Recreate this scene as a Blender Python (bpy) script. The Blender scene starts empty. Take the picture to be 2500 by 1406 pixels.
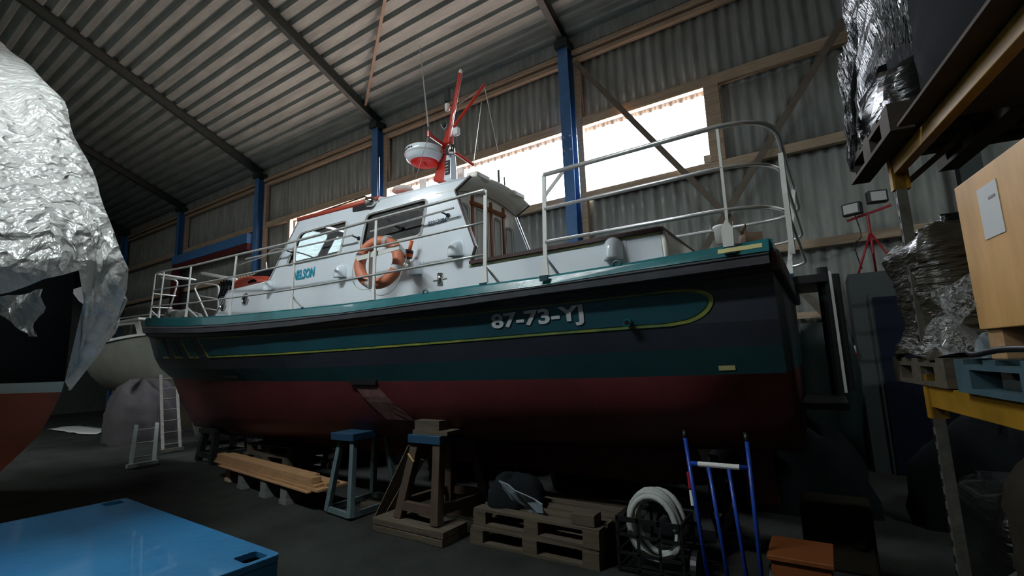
import bpy, bmesh, math, random
from mathutils import Vector, Matrix
random.seed(7)
R = math.radians
SC = bpy.context.scene
COL = SC.collection
# ---------------------------------------------------------------- camera
cam = bpy.data.cameras.new('camera'); co = bpy.data.objects.new('camera', cam); COL.objects.link(co)
cam.sensor_width = 36; cam.lens = 36 * 1165 / 2500; cam.clip_end = 200
yaw, pitch, roll = R(32.8), R(8.7), -0.0356
F = Vector((-math.sin(yaw)*math.cos(pitch), math.cos(yaw)*math.cos(pitch), math.sin(pitch)))
Rt = Vector((math.cos(yaw), math.sin(yaw), 0)); U = Rt.cross(F)
Rr = math.cos(roll)*Rt + math.sin(roll)*U; Ur = -math.sin(roll)*Rt + math.cos(roll)*U
co.matrix_world = Matrix(((Rr.x, Ur.x, -F.x, 0), (Rr.y, Ur.y, -F.y, 0), (Rr.z, Ur.z, -F.z, 1.6), (0, 0, 0, 1)))
SC.camera = co
SC.view_settings.view_transform = 'Standard'; SC.view_settings.look = 'None'
SC.view_settings.gamma = 1; SC.view_settings.exposure = 1.55
SC.cycles.use_denoising = True
SC.cycles.max_bounces = 7; SC.cycles.diffuse_bounces = 4; SC.cycles.transparent_max_bounces = 12
SC.cycles.sample_clamp_indirect = 6; SC.cycles.caustics_reflective = False; SC.cycles.caustics_refractive = False
# ---------------------------------------------------------------- sky outside the windows
w = bpy.data.worlds.new('sky'); SC.world = w; w.use_nodes = True
nt = w.node_tree; nt.nodes.clear()
tc = nt.nodes.new('ShaderNodeTexCoord'); sp = nt.nodes.new('ShaderNodeSeparateXYZ'); rp = nt.nodes.new('ShaderNodeValToRGB')
bgn = nt.nodes.new('ShaderNodeBackground'); ou = nt.nodes.new('ShaderNodeOutputWorld')
nt.links.new(tc.outputs['Generated'], sp.inputs[0]); nt.links.new(sp.outputs['Z'], rp.inputs[0])
nt.links.new(rp.outputs[0], bgn.inputs[0]); nt.links.new(bgn.outputs[0], ou.inputs[0])
rp.color_ramp.elements[0].position = 0.0; rp.color_ramp.elements[0].color = (1.4, .96, .8, 1)
rp.color_ramp.elements[1].position = 0.04; rp.color_ramp.elements[1].color = (.72, .75, .8, 1)
bgn.inputs[1].default_value = 8
for (x0, x1) in ((-14.36, -10.16), (-9.95, -4.18), (-3.98, -1.36)):     # sampling portals in the openings
    a = bpy.data.lights.new('window_portal', 'AREA'); a.shape = 'RECTANGLE'; a.size = x1-x0; a.size_y = 1.5
    a.cycles.is_portal = True
    o = bpy.data.objects.new('window_portal', a); o.location = ((x0+x1)/2, 9.12, 5.75); o.rotation_euler = (R(-90), 0, 0); COL.objects.link(o)

# ---------------------------------------------------------------- materials
MATS = {}
def mat(name, col, rough=.5, metal=0, noise=0, scale=6, bump=0, bscale=30, coat=0, emit=0, spec=.5, stretch=None, col2=None):
    m = bpy.data.materials.new(name); m.use_nodes = True; MATS[name] = m
    n = m.node_tree.nodes; l = m.node_tree.links; b = n['Principled BSDF']
    b.inputs['Base Color'].default_value = (*col, 1); b.inputs['Roughness'].default_value = rough
    b.inputs['Metallic'].default_value = metal; b.inputs['Coat Weight'].default_value = coat
    b.inputs['Specular IOR Level'].default_value = spec
    if emit: b.inputs['Emission Color'].default_value = (*col, 1); b.inputs['Emission Strength'].default_value = emit
    if noise or bump:
        t = n.new('ShaderNodeTexCoord'); mp = n.new('ShaderNodeMapping'); l.new(t.outputs['Object'], mp.inputs[0])
        if stretch: mp.inputs['Scale'].default_value = stretch
    if noise:
        x = n.new('ShaderNodeTexNoise'); x.inputs['Scale'].default_value = scale; x.inputs['Detail'].default_value = 6
        x.inputs['Roughness'].default_value = .65
        l.new(mp.outputs[0], x.inputs['Vector'])
        r = n.new('ShaderNodeValToRGB'); r.color_ramp.elements[0].position = .3; r.color_ramp.elements[1].position = .72
        c2 = col2 or tuple(c*(1-noise) for c in col)
        r.color_ramp.elements[0].color = (*c2, 1); r.color_ramp.elements[1].color = (*[min(1, c*(1+noise*.35)) for c in col], 1)
        l.new(x.outputs['Fac'], r.inputs[0]); l.new(r.outputs[0], b.inputs['Base Color'])
    if bump:
        x = n.new('ShaderNodeTexNoise'); x.inputs['Scale'].default_value = bscale; x.inputs['Detail'].default_value = 5
        l.new(mp.outputs[0], x.inputs['Vector'])
        bp = n.new('ShaderNodeBump'); bp.inputs['Strength'].default_value = bump; bp.inputs['Distance'].default_value = .03
        l.new(x.outputs['Fac'], bp.inputs['Height']); l.new(bp.outputs[0], b.inputs['Normal'])
    return m
def glass(name, tint, fac=.12, rough=.03):
    m = bpy.data.materials.new(name); m.use_nodes = True; MATS[name] = m
    n = m.node_tree.nodes; l = m.node_tree.links; n.remove(n['Principled BSDF'])
    t = n.new('ShaderNodeBsdfTransparent'); t.inputs[0].default_value = (*tint, 1)
    g = n.new('ShaderNodeBsdfGlossy'); g.inputs['Roughness'].default_value = rough
    mx = n.new('ShaderNodeMixShader'); mx.inputs[0].default_value = fac
    l.new(t.outputs[0], mx.inputs[1]); l.new(g.outputs[0], mx.inputs[2]); l.new(mx.outputs[0], n['Material Output'].inputs[0])
    return m
M = MATS
mat('asphalt', (.034, .037, .032), .9, noise=.5, scale=1.6, bump=.5, bscale=60, spec=.12)
mat('fibre_cement', (.35, .37, .34), .85, noise=.4, scale=5, stretch=(1, 1, .18), bump=.15, bscale=20)
mat('roof_sheet', (.24, .285, .27), .6, noise=.35, scale=3, stretch=(.3, 1.4, 1), bump=.1)
mat('plain_wall', (.06, .065, .06), .9, noise=.3)
mat('office_panel', (.045, .055, .055), .6, noise=.15)
mat('navy_door', (.005, .009, .022), .6, spec=.2)
mat('timber', (.52, .39, .27), .7, noise=.4, scale=5, stretch=(.25, 4, 4), bump=.2)
mat('old_timber', (.09, .07, .044), .85, noise=.5, scale=6, stretch=(.4, 4, 4), bump=.2)
mat('shaded_wood', (.05, .035, .022), .85, noise=.4, scale=6)  # rack timber darkened, the unlit underside put into the colour
mat('fresh_timber', (.42, .24, .115), .6, noise=.3, scale=5, stretch=(.4, 6, 6))
mat('grey_wood', (.16, .17, .155), .8, noise=.4, scale=8, bump=.2)
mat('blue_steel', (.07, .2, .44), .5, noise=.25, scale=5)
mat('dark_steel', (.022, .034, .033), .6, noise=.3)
mat('red_steel', (.09, .012, .012), .6)
mat('galvanised', (.3, .3, .27), .5, metal=.3, noise=.2)
mat('brown_brace', (.17, .135, .1), .7, noise=.3)
mat('gelcoat', (.74, .8, .84), .22, coat=.3, noise=.04, scale=2)
mat('cream', (.84, .79, .7), .35)
mat('rail_white', (.66, .66, .62), .4)
mat('teal', (.012, .14, .155), .25, coat=.3, noise=.35, scale=2.5, bump=.05)
mat('teal_side', (.008, .055, .07), .4, noise=.25, scale=2)
mat('teal_low', (.007, .042, .048), .5, noise=.25, scale=2)
mat('rubber', (.062, .062, .07), .5, noise=.3, scale=4, bump=.1)
mat('dark_paint', (.027, .031, .042), .42, noise=.25, scale=2)
mat('yellow_line', (.24, .25, .03), .5, noise=.5, scale=5, col2=(.06, .12, .05))
mat('antifoul', (.125, .018, .022), .6, noise=.3, scale=2.2, bump=.06)
mat('bare_patch', (.16, .085, .08), .8, noise=.6, scale=14, col2=(.09, .03, .03))
mat('grey_letter', (.42, .44, .44), .5)
mat('blue_letter', (.01, .3, .42), .4)
mat('navy_letter', (.03, .08, .13), .5)
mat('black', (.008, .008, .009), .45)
mat('brown_trim', (.055, .022, .018), .4, noise=.3, scale=20)
mat('varnish', (.28, .09, .03), .35, noise=.3, scale=14, stretch=(6, 6, .5))
mat('tape', (.5, .46, .2), .7)
mat('mast_red', (.5, .028, .012), .3, coat=.3)
mat('radar_red', (.75, .02, .015), .4)
mat('roof_red', (.45, .06, .03), .5)
mat('chrome', (.7, .7, .68), .15, metal=1)
mat('steel_rod', (.62, .62, .6), .3, metal=.6)
mat('ring_orange', (.6, .19, .1), .5, noise=.15, scale=5)
mat('strap_grey', (.55, .55, .52), .5)
mat('orange_plastic', (.6, .1, .015), .4)
mat('rope', (.42, .34, .22), .9, noise=.5, scale=40)
mat('white_plastic', (.72, .72, .68), .4)
mat('cardboard', (.2, .13, .08), .9)
mat('blue_gloss', (.02, .13, .26), .3, coat=.5, noise=.3, scale=1.6, bump=.5, bscale=2.2, col2=(.02, .12, .26))
mat('sack_blue', (.012, .05, .32), .35)
mat('trestle_brown', (.07, .043, .028), .8, noise=.3, scale=8)
mat('trestle_grey', (.1, .145, .15), .7, noise=.3, scale=8)
mat('trestle_blue', (.01, .05, .1), .6, noise=.3)
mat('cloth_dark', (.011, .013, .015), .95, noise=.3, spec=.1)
mat('brown_cover', (.024, .02, .014), .95, noise=.4, spec=.1)
mat('curtain', (.5, .5, .44), .5, coat=.4)
mat('cloth_pale', (.2, .25, .28), .8, noise=.3)
mat('hose_white', (.4, .43, .39), .6, noise=.2, scale=50)
mat('orange_box', (.2, .055, .01), .6, noise=.2)
mat('rack_yellow', (.33, .17, .015), .45, noise=.4, scale=4)
mat('upright_grey', (.14, .13, .11), .5, metal=.3, noise=.5, scale=12)
mat('plywood', (.56, .31, .11), .55, noise=.35, scale=3.2, stretch=(3, 1.5, .35), bump=.05)
mat('paper', (.5, .5, .5), .7)
mat('paper_ink', (.2, .2, .2), .7)
mat('blue_pallet', (.05, .095, .115), .55, noise=.3)
mat('wrap_black', (.035, .03, .02), .3, coat=.4, bump=1, bscale=7, stretch=(1, 1, 5))
mat('wrap_dark', (.008, .008, .008), .25, coat=.5, bump=.8, bscale=6, stretch=(1, 1, 5))
mat('film', (.6, .62, .6), .3, bump=.7, bscale=14)
mat('sail_black', (.004, .005, .006), .9, noise=.2, spec=.06)
mat('sail_white', (.82, .78, .62), .5)
mat('sail_red', (.85, .17, .08), .6, noise=.2, scale=3)
mat('boat_cream', (.3, .3, .25), .5, noise=.25, scale=1.5)
mat('red_plastic', (.35, .01, .02), .4)
mat('aluminium', (.5, .56, .55), .45, metal=.1)
mat('lamp_tube', (.88, .97, 1), .4, emit=44)
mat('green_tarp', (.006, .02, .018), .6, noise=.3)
mat('grey_tarp', (.06, .052, .055), .8, noise=.35, scale=3)
glass('window_glass', (.97, .98, 1), .05)
glass('cabin_glass', (.42, .46, .46), .18, .02)
glass('pale_glass', (.8, .82, .8), .25, .05)
# crinkled translucent sheeting
def sheeting(name, col, alpha, bump=.9, scale=5, rough=.28, stretch=(1, 1, 1)):
    m = bpy.data.materials.new(name); m.use_nodes = True; MATS[name] = m
    n = m.node_tree.nodes; l = m.node_tree.links; b = n['Principled BSDF']
    b.inputs['Base Color'].default_value = (*col, 1); b.inputs['Roughness'].default_value = rough
    b.inputs['Specular IOR Level'].default_value = .8
    t = n.new('ShaderNodeTexCoord'); mp = n.new('ShaderNodeMapping'); mp.inputs['Scale'].default_value = stretch
    l.new(t.outputs['Object'], mp.inputs[0])
    hs = []
    nz = n.new('ShaderNodeTexNoise'); nz.inputs['Scale'].default_value = scale*.8; nz.inputs['Detail'].default_value = 3; l.new(mp.outputs[0], nz.inputs['Vector'])
    ad = n.new('ShaderNodeVectorMath'); ad.operation = 'MULTIPLY_ADD'; ad.inputs[1].default_value = (.35, .35, .35); l.new(nz.outputs['Color'], ad.inputs[0]); l.new(mp.outputs[0], ad.inputs[2])
    vo = n.new('ShaderNodeTexVoronoi'); vo.inputs['Scale'].default_value = scale*1.3; l.new(ad.outputs[0], vo.inputs['Vector'])
    vb = n.new('ShaderNodeBump'); vb.inputs['Strength'].default_value = bump; vb.inputs['Distance'].default_value = .08; l.new(vo.outputs['Distance'], vb.inputs['Height']); hs.append(vb)
    for s_, d_ in ((scale, .03), (scale*3.3, .03)):
        x = n.new('ShaderNodeTexNoise'); x.noise_type = 'RIDGED_MULTIFRACTAL' if s_ == scale else 'FBM'
        x.inputs['Scale'].default_value = s_; x.inputs['Detail'].default_value = 4; x.inputs['Distortion'].default_value = .1
        l.new(mp.outputs[0], x.inputs['Vector'])
        bp = n.new('ShaderNodeBump'); bp.inputs['Strength'].default_value = bump; bp.inputs['Distance'].default_value = d_
        l.new(x.outputs[0], bp.inputs['Height'])
        if hs: l.new(hs[-1].outputs[0], bp.inputs['Normal'])
        hs.append(bp)
    l.new(hs[-1].outputs[0], b.inputs['Normal'])
    tr = n.new('ShaderNodeBsdfTransparent'); tl = n.new('ShaderNodeBsdfTranslucent'); tl.inputs[0].default_value = (*col, 1)
    m1 = n.new('ShaderNodeMixShader'); m1.inputs[0].default_value = .3
    m2 = n.new('ShaderNodeMixShader'); m2.inputs[0].default_value = alpha
    l.new(b.outputs[0], m1.inputs[1]); l.new(tl.outputs[0], m1.inputs[2])
    l.new(tr.outputs[0], m2.inputs[1]); l.new(m1.outputs[0], m2.inputs[2]); l.new(m2.outputs[0], n['Material Output'].inputs[0])
    return m
sheeting('plastic_sheet', (.5, .5, .47), .9, rough=.2, scale=5.5, stretch=(1, 1, .75))
sheeting('clear_film', (.6, .62, .6), .35, 1, 12)
sheeting('silver_wrap', (.13, .13, .135), .97, 1, 9, .14, (2.6, 2.6, .22))

# ---------------------------------------------------------------- building blocks
class MB:
    def __init__(s): s.v = []; s.f = []; s.mi = []
    def add(s, vs, fs, mi=0):
        k = len(s.v); s.v += [Vector(v) for v in vs]; s.f += [tuple(i+k for i in f) for f in fs]; s.mi += [mi]*len(fs); return s
    def box(s, a, b, mi=0, ang=0, piv=None):
        x0, y0, z0 = a; x1, y1, z1 = b
        vs = [Vector(q) for q in ((x0,y0,z0),(x1,y0,z0),(x1,y1,z0),(x0,y1,z0),(x0,y0,z1),(x1,y0,z1),(x1,y1,z1),(x0,y1,z1))]
        if ang:
            pv = Vector(piv or ((x0+x1)/2, (y0+y1)/2, 0)); m = Matrix.Rotation(ang, 3, 'Z')
            vs = [m @ (v-pv) + pv for v in vs]
        return s.add(vs, [(0,3,2,1),(4,5,6,7),(0,1,5,4),(1,2,6,5),(2,3,7,6),(3,0,4,7)], mi)
    def bar(s, a, b, wd, hg, up=(0,0,1), mi=0, w2=None, h2=None):
        a = Vector(a); b = Vector(b); d = (b-a).normalized(); u = Vector(up); sd = d.cross(u)
        if sd.length < 1e-4: sd = d.cross(Vector((0,1,0)))
        sd.normalize(); u = sd.cross(d); w2 = w2 or wd; h2 = h2 or hg; vs = []
        for p, ww, hh in ((a, wd, hg), (b, w2, h2)):
            for sx, sy in ((-1,-1),(1,-1),(1,1),(-1,1)): vs.append(p + sd*sx*ww/2 + u*sy*hh/2)
        return s.add(vs, [(0,1,2,3),(7,6,5,4),(0,4,5,1),(1,5,6,2),(2,6,7,3),(3,7,4,0)], mi)
    def tube(s, pts, r, n=8, mi=0, closed=False, caps=True, r2=None):
        pts = [Vector(p) for p in pts]; N = len(pts); vs = []; prev = None
        for i, p in enumerate(pts):
            if closed: d = pts[(i+1) % N] - pts[i-1]
            else: d = pts[min(i+1, N-1)] - pts[max(i-1, 0)]
            d.normalize()
            if prev is None:
                a = d.orthogonal().normalized()
            else:
                a = (prev - d*prev.dot(d)).normalized()
            prev = a; b = d.cross(a); rr = r if r2 is None else r+(r2-r)*i/max(1, N-1)
            for k in range(n):
                t = 2*math.pi*k/n; vs.append(p + (a*math.cos(t)+b*math.sin(t))*rr)
        fs = []
        for i in range(N if closed else N-1):
            j = (i+1) % N
            for k in range(n):
                k2 = (k+1) % n; fs.append((i*n+k, i*n+k2, j*n+k2, j*n+k))
        if caps and not closed: fs.append(tuple(range(n-1, -1, -1))); fs.append(tuple((N-1)*n+k for k in range(n)))
        return s.add(vs, fs, mi)
    def lathe(s, prof, c, ax=(0,0,1), n=24, mi=0):
        ax = Vector(ax).normalized(); a = ax.orthogonal().normalized(); b = ax.cross(a); c = Vector(c); vs = []; fs = []
        for (r, h) in prof:
            for k in range(n):
                t = 2*math.pi*k/n; vs.append(c + ax*h + (a*math.cos(t)+b*math.sin(t))*r)
        for i in range(len(prof)-1):
            for k in range(n):
                k2 = (k+1) % n; fs.append((i*n+k, i*n+k2, (i+1)*n+k2, (i+1)*n+k))
        fs.append(tuple(range(n-1, -1, -1))); fs.append(tuple((len(prof)-1)*n+k for k in range(n)))
        return s.add(vs, fs, mi)
    def grid(s, rows, mi=0, flip=False, closed=False):
        n = len(rows[0]); vs = [p for r in rows for p in r]; fs = []
        for i in range(len(rows)-1):
            for j in range(n if closed else n-1):
                j2 = (j+1) % n
                q = (i*n+j, i*n+j2, (i+1)*n+j2, (i+1)*n+j); fs.append(q[::-1] if flip else q)
        return s.add(vs, fs, mi)
    def poly(s, loops, fn, t0, t1, mi=0):
        """a flat panel with holes; loops in 2D, fn(u, v, w) puts them in space, w runs over the thickness"""
        flat = [Vector((u, v, 0)) for lp in loops for u, v in lp]; n = len(flat)
        q = bmesh.new(); bv = [q.verts.new(p) for p in flat]; k = 0
        for lp in loops:
            m = len(lp)
            for i in range(m): q.edges.new((bv[k+i], bv[k+(i+1) % m]))
            k += m
        q.verts.index_update(); bmesh.ops.triangle_fill(q, use_beauty=True, use_dissolve=False, edges=q.edges[:], normal=(0, 0, 1))
        q.verts.index_update(); tri = [[v.index for v in f.verts] for f in q.faces]; q.free()
        vs = [fn(p.x, p.y, t0) for p in flat] + [fn(p.x, p.y, t1) for p in flat]
        fs = [tuple(t) for t in tri] + [tuple(i+n for i in t[::-1]) for t in tri]; k = 0
        for lp in loops:
            m = len(lp)
            for i in range(m): fs.append((k+i, k+(i+1) % m, k+(i+1) % m+n, k+i+n))
            k += m
        return s.add(vs, fs, mi)
    def build(s, name, m, parent=None, smooth=False, bevel=0, solid=0, sub=0):
        off = Vector((0,0,0)); q = parent
        while q is not None: off = off + q.location; q = q.parent
        me = bpy.data.meshes.new(name); me.from_pydata([v-off for v in s.v], [], s.f); me.update()
        for mm in (m if isinstance(m, (list, tuple)) else [m]): me.materials.append(M[mm])
        for p, i in zip(me.polygons, s.mi): p.material_index = i; p.use_smooth = smooth
        b = bmesh.new(); b.from_mesh(me); bmesh.ops.recalc_face_normals(b, faces=b.faces[:]); b.to_mesh(me); b.free()
        o = bpy.data.objects.new(name, me); COL.objects.link(o)
        if parent is not None: o.parent = parent
        if bevel: d = o.modifiers.new('bevel', 'BEVEL'); d.width = bevel; d.segments = 2; d.limit_method = 'ANGLE'
        if solid: d = o.modifiers.new('solid', 'SOLIDIFY'); d.thickness = solid; d.offset = 0
        if sub: d = o.modifiers.new('sub', 'SUBSURF'); d.levels = sub; d.render_levels = sub
        return o
def tag(o, label, cat=None, group=None):
    o['label'] = label
    if cat: o['category'] = cat
    if group: o['group'] = group
    return o
def thing(name, loc, label, cat, group=None):
    o = bpy.data.objects.new(name, None); o.empty_display_size = .1; o.location = loc; COL.objects.link(o)
    return tag(o, label, cat, group)
def struct(o, label=None):
    o['kind'] = 'structure'
    if label: o['label'] = label
    return o
def dup(o, loc, label):
    def cp(q, par):
        c = q.copy(); COL.objects.link(c); c.parent = par
        for ch in q.children: cp(ch, c)
        return c
    kids = list(o.children)
    r = o.copy(); COL.objects.link(r); r.location = loc; r['label'] = label
    for ch in kids: cp(ch, r)
    return r
def origin(o, loc):
    """move a single-mesh thing's origin to its base"""
    loc = Vector(loc)
    for v in o.data.vertices: v.co = v.co - loc
    o.location = loc; return o
def rounded(pts, r, n=4):
    out = []; N = len(pts)
    for i in range(N):
        p0 = Vector((*pts[i-1], 0)); p = Vector((*pts[i], 0)); p1 = Vector((*pts[(i+1) % N], 0))
        a = (p0-p); b = (p1-p); rr = min(r, a.length*.45, b.length*.45); a = p+a.normalized()*rr; b = p+b.normalized()*rr
        for k in range(n+1):
            t = k/n; q = a*(1-t)**2 + p*2*t*(1-t) + b*t*t; out.append((q.x, q.y))
    return out
def curve3(pts, n=6):
    """smooth line through points"""
    P = [Vector(p) for p in pts]; out = []
    for i in range(len(P)-1):
        a = P[max(0, i-1)]; b = P[i]; c = P[i+1]; d = P[min(len(P)-1, i+2)]
        for k in range(n):
            t = k/n; out.append(.5*((2*b)+(c-a)*t+(2*a-5*b+4*c-d)*t*t+(3*b-a-3*c+d)*t**3))
    out.append(P[-1]); return out
def arcs(pts, r, n=5):
    """polyline with rounded corners"""
    P = [Vector(p) for p in pts]; out = [P[0]]
    for i in range(1, len(P)-1):
        a = P[i-1]-P[i]; b = P[i+1]-P[i]; rr = min(r, a.length*.49, b.length*.49); A = P[i]+a.normalized()*rr; B = P[i]+b.normalized()*rr
        for k in range(n+1):
            t = k/n; out.append(A*(1-t)**2+P[i]*2*t*(1-t)+B*t*t)
    out.append(P[-1]); return out
def text(name, s, m, parent, origin_, ux, uy, height, depth=.004, shear=0, bold=0, width=None):
    c = bpy.data.curves.new(name, 'FONT'); c.body = s; c.size = 1; c.extrude = .001; c.shear = shear; c.offset = bold
    t = bpy.data.objects.new(name, c); COL.objects.link(t)
    dg = bpy.context.evaluated_depsgraph_get(); me = bpy.data.meshes.new_from_object(t.evaluated_get(dg)); bpy.data.objects.remove(t)
    xs = [v.co.x for v in me.vertices]; ys = [v.co.y for v in me.vertices]
    sy = height/(max(ys)-min(ys)); sx = sy if width is None else width/(max(xs)-min(xs))
    off = Vector((0,0,0)); q = parent
    while q is not None: off = off + q.location; q = q.parent
    ux = Vector(ux).normalized(); uy = Vector(uy).normalized(); nz = ux.cross(uy)
    for v in me.vertices:
        v.co = Vector(origin_) + ux*(v.co.x-min(xs))*sx + uy*(v.co.y-min(ys))*sy + nz*(depth if v.co.z > 0 else 0) - off
    me.materials.clear(); me.materials.append(M[m])
    o = bpy.data.objects.new(name, me); COL.objects.link(o)
    if parent is not None: o.parent = parent
    return o
# ================================================================ THE HALL
XL, XR, YW, YF, YR = -28.3, 7.5, 9.06, -10.0, -1.5
def corr(name, x0, x1, z0, z1, m='fibre_cement', per=.2, amp=.028, y=YW):
    b = MB(); n = max(2, int((x1-x0)/per*8)); rows = []
    for z in (z0, z1): rows.append([Vector((x0+(x1-x0)*i/n, y+amp*math.cos(2*math.pi*(x0+(x1-x0)*i/n)/per), z)) for i in range(n+1)])
    return struct(b.grid(rows).build(name, m, smooth=True, solid=.007))
struct(MB().box((XL, YF, -.1), (XR, 9.3, 0)).build('floor', 'asphalt'))
wb = corr('wall_back', XL, XR, 6.42, 8.75)
for o in (corr('lower_panel', XL, XR, 0, 5.02), corr('left_panel', XL, -14.36, 5.02, 6.42), corr('right_panel', -1.36, XR, 5.02, 6.42)):
    o.name = 'wall_back'
struct(MB().box((XL-.1, YF, 0), (XL, 9.3, 13)).build('wall_left', 'plain_wall'))
struct(MB().box((XR, YF, 0), (XR+.1, 9.3, 13)).build('wall_right', 'plain_wall'))
struct(MB().box((XL, YF-.1, 0), (XR, YF, 13)).build('wall_front', 'plain_wall'))
# roof deck: ribs run the length of the hall
def rz(y): return 8.62 + .42*(9-y) if y > YR else 8.62 + .42*(9-YR) - .42*(YR-y)
b = MB(); per, dep = .3, .075; prof = []; L_ = 9.16
y = L_
while y > YR-.2:
    for dy, dz in ((0, 0), (.12, 0), (.15, dep), (.27, dep)): prof.append((y-dy, rz(y-dy)+dz))
    y -= per
b.grid([[Vector((x, yy, zz)) for yy, zz in prof] for x in (XL, XR)]); struct(b.build('ceiling', 'roof_sheet', solid=.008))
b = MB().grid([[Vector((x, yy, rz(yy)+.05)) for yy in (YR-.1, YF)] for x in (XL, XR)])
struct(b.build('ceiling', 'roof_sheet', solid=.008))
struct(MB().box((XL, 8.98, 8.4), (XR, 9.02, 8.72)).build('trim_1', 'fibre_cement'))
# steel frames
postx = (-28.1, -22.13, -16.15, -10.06, -4.08, 1.95)
wh = ('at the far left corner behind the covered yacht', 'second from the far left corner, left of the blue lintel', 'at the right end of the blue lintel',
      'left of the window band, behind the radar', 'between the two bright windows', 'right of the crossed braces, behind the rack')
for i, px in enumerate(postx):
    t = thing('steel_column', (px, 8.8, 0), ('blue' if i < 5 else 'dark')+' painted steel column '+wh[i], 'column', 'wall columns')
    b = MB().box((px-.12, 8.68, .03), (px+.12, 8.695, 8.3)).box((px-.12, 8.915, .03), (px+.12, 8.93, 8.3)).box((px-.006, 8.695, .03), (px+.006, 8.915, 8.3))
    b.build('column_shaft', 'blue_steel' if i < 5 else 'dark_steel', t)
    MB().box((px-.17, 8.62, 0), (px+.17, 8.99, .03)).build('base_plate', 'dark_steel', t)
    MB().box((px-.15, 8.6, 8.3), (px+.15, 9.0, 8.48)).build('column_head', 'dark_steel', t)
    if i == 4:
        h_ = MB()
        for z in (6.25, 5.95):
            for dx in (-.07, .07): h_.lathe([(.018, 0), (.018, .012)], (px+dx, 8.68, z), (0, -1, 0), 8)
        h_.build('bolt', 'white_plastic', t)
for i, px in enumerate(postx):
    b = MB()
    for y0, y1 in ((8.9, YR), (YR, YF)):
        z0 = rz(y0)-.02; z1 = rz(y1)-.02; n = Vector((0, .387, .922)) if y1 == YR else Vector((0, -.387, .922))
        A = Vector((px, y0, z0)); B = Vector((px, y1, z1))
        for off in (.01, .25): b.bar(A-n*off, B-n*off, .14, .014, n)
        b.bar(A-n*.13, B-n*.13, .01, .23, n)
    o = b.build('roof_rafter', 'dark_steel'); origin(o, (px, 8.9, 8.4))
    tag(o, 'dark roof rafter over the column '+wh[i].split(',')[0], 'rafter', 'roof rafters')
for k, (a, c) in enumerate(((-10.0, 8.3), (-22.1, 2.2))):
    x0, y0 = a, c; x1, y1 = a+6.0, c-3.9
    o = MB().bar((x0, y0, rz(y0)-.1), (x1, y1, rz(y1)-.1), .07, .05).build('wind_brace', 'brown_brace'); origin(o, (x0, y0, rz(y0)-.1))
    tag(o, ('thin steel brace crossing the ceiling from the column behind the radar', 'thin steel brace crossing the dark far left part of the ceiling')[k], 'brace')
# timber rails on the wall, one per bay
def beam(name, x0, x1, z, hh, label, m='timber', dd=.12, grp='wall rails', y=None):
    y = y or 9.0-dd; o = MB().box((x0, y, z), (x1, y+dd, z+hh)).build(name, m, bevel=.006); origin(o, (x0, y, z)); return tag(o, label, 'beam', grp)
bays = [(-27.95, -22.27), (-22.0, -16.3), (-16.0, -10.2), (-9.92, -4.22), (-3.94, 1.8), (2.1, 7.4)]
bn = ['far left bay', 'bay over the blue lintel', 'bay left of the radar', 'bay behind the radar mast', 'bay with the crossed braces', 'bay behind the rack']
for (x0, x1), n_ in zip(bays, bn):
    beam('eaves_beam', x0, x1, 8.02, .1, 'pale timber eaves beam, lower of the pair, in the '+n_)
    beam('eaves_beam', x0, x1, 8.18, .1, 'pale timber eaves beam, upper of the pair, in the '+n_, dd=.16)
    beam('window_head_beam', x0, x1, 6.48, .2, 'horizontal timber rail at window head height in the '+n_)
    beam('sill_beam', x0, x1, 4.86, .16, 'horizontal timber rail at window sill height in the '+n_)
    beam('wall_rail', x0, x1, 3.22, .14, 'horizontal timber rail low on the wall in the '+n_)
for x, z0, z1, lab in ((-1.36, 5.02, 6.48, 'right of the brightest window'), (-14.5, 5.02, 6.48, 'at the left end of the window band'), (-3.93, 0, 8.02, 'against the blue column between the two windows'),
                  (-9.9, 0, 8.02, 'against the blue column behind the radar'), (-15.98, 0, 8.02, 'right of the blue lintel'), (-21.95, 6.7, 8.02, 'above the left end of the blue lintel')):
    wd = .26 if x == -1.36 else .14
    o = MB().box((x, 8.87, z0), (x+wd, 8.99, z1)).build('wall_stud', 'timber', bevel=.006); origin(o, (x, 8.87, z0))
    tag(o, 'vertical timber stud '+lab, 'beam', 'wall studs')
for nm, a, c, lab in (('diagonal_brace', (-3.842, 8.78, 7.929), (0.324, 8.78, 1.745), 'long diagonal brace falling rightwards across the bright window'),
                  ('diagonal_brace', (0.842, 8.72, 6.789), (-1.735, 8.72, 3.209), 'long diagonal brace falling leftwards from the top right')):
    o = MB().bar(a, c, .015, .11, (0, 0, 1)).build(nm, 'brown_brace'); origin(o, c); tag(o, lab, 'brace')
# blue door portal at left
t = thing('door_portal', (-19.1, 8.8, 0), 'blue steel lintel with dark red lining spanning two columns at left', 'door frame')
MB().box((-22.0, 8.5, 5.95), (-16.28, 8.66, 6.3)).build('lintel', 'blue_steel', t)
MB().box((-21.95, 8.52, 5.72), (-16.28, 8.66, 5.948)).build('lining', 'red_steel', t)
MB().box((-21.98, 8.52, 0), (-21.5, 8.66, 5.718)).build('lining', 'red_steel', t)
# windows
for i, (x0, x1) in enumerate(((-14.36, -10.2), (-9.92, -4.22), (-3.79, -1.36))):
    f = MB().box((x0, 8.97, 5.02), (x1, 9.1, 5.06))
    if i == 2: f.box((x1-.12, 8.95, 5.06), (x1, 9.03, 5.2))
    o = struct(f.build('window_%d' % (i+1), 'galvanised'))
    struct(MB().box((x0, 9.105, 5.03), (x1, 9.11, 6.6)).build('pane', 'window_glass', o))
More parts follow.
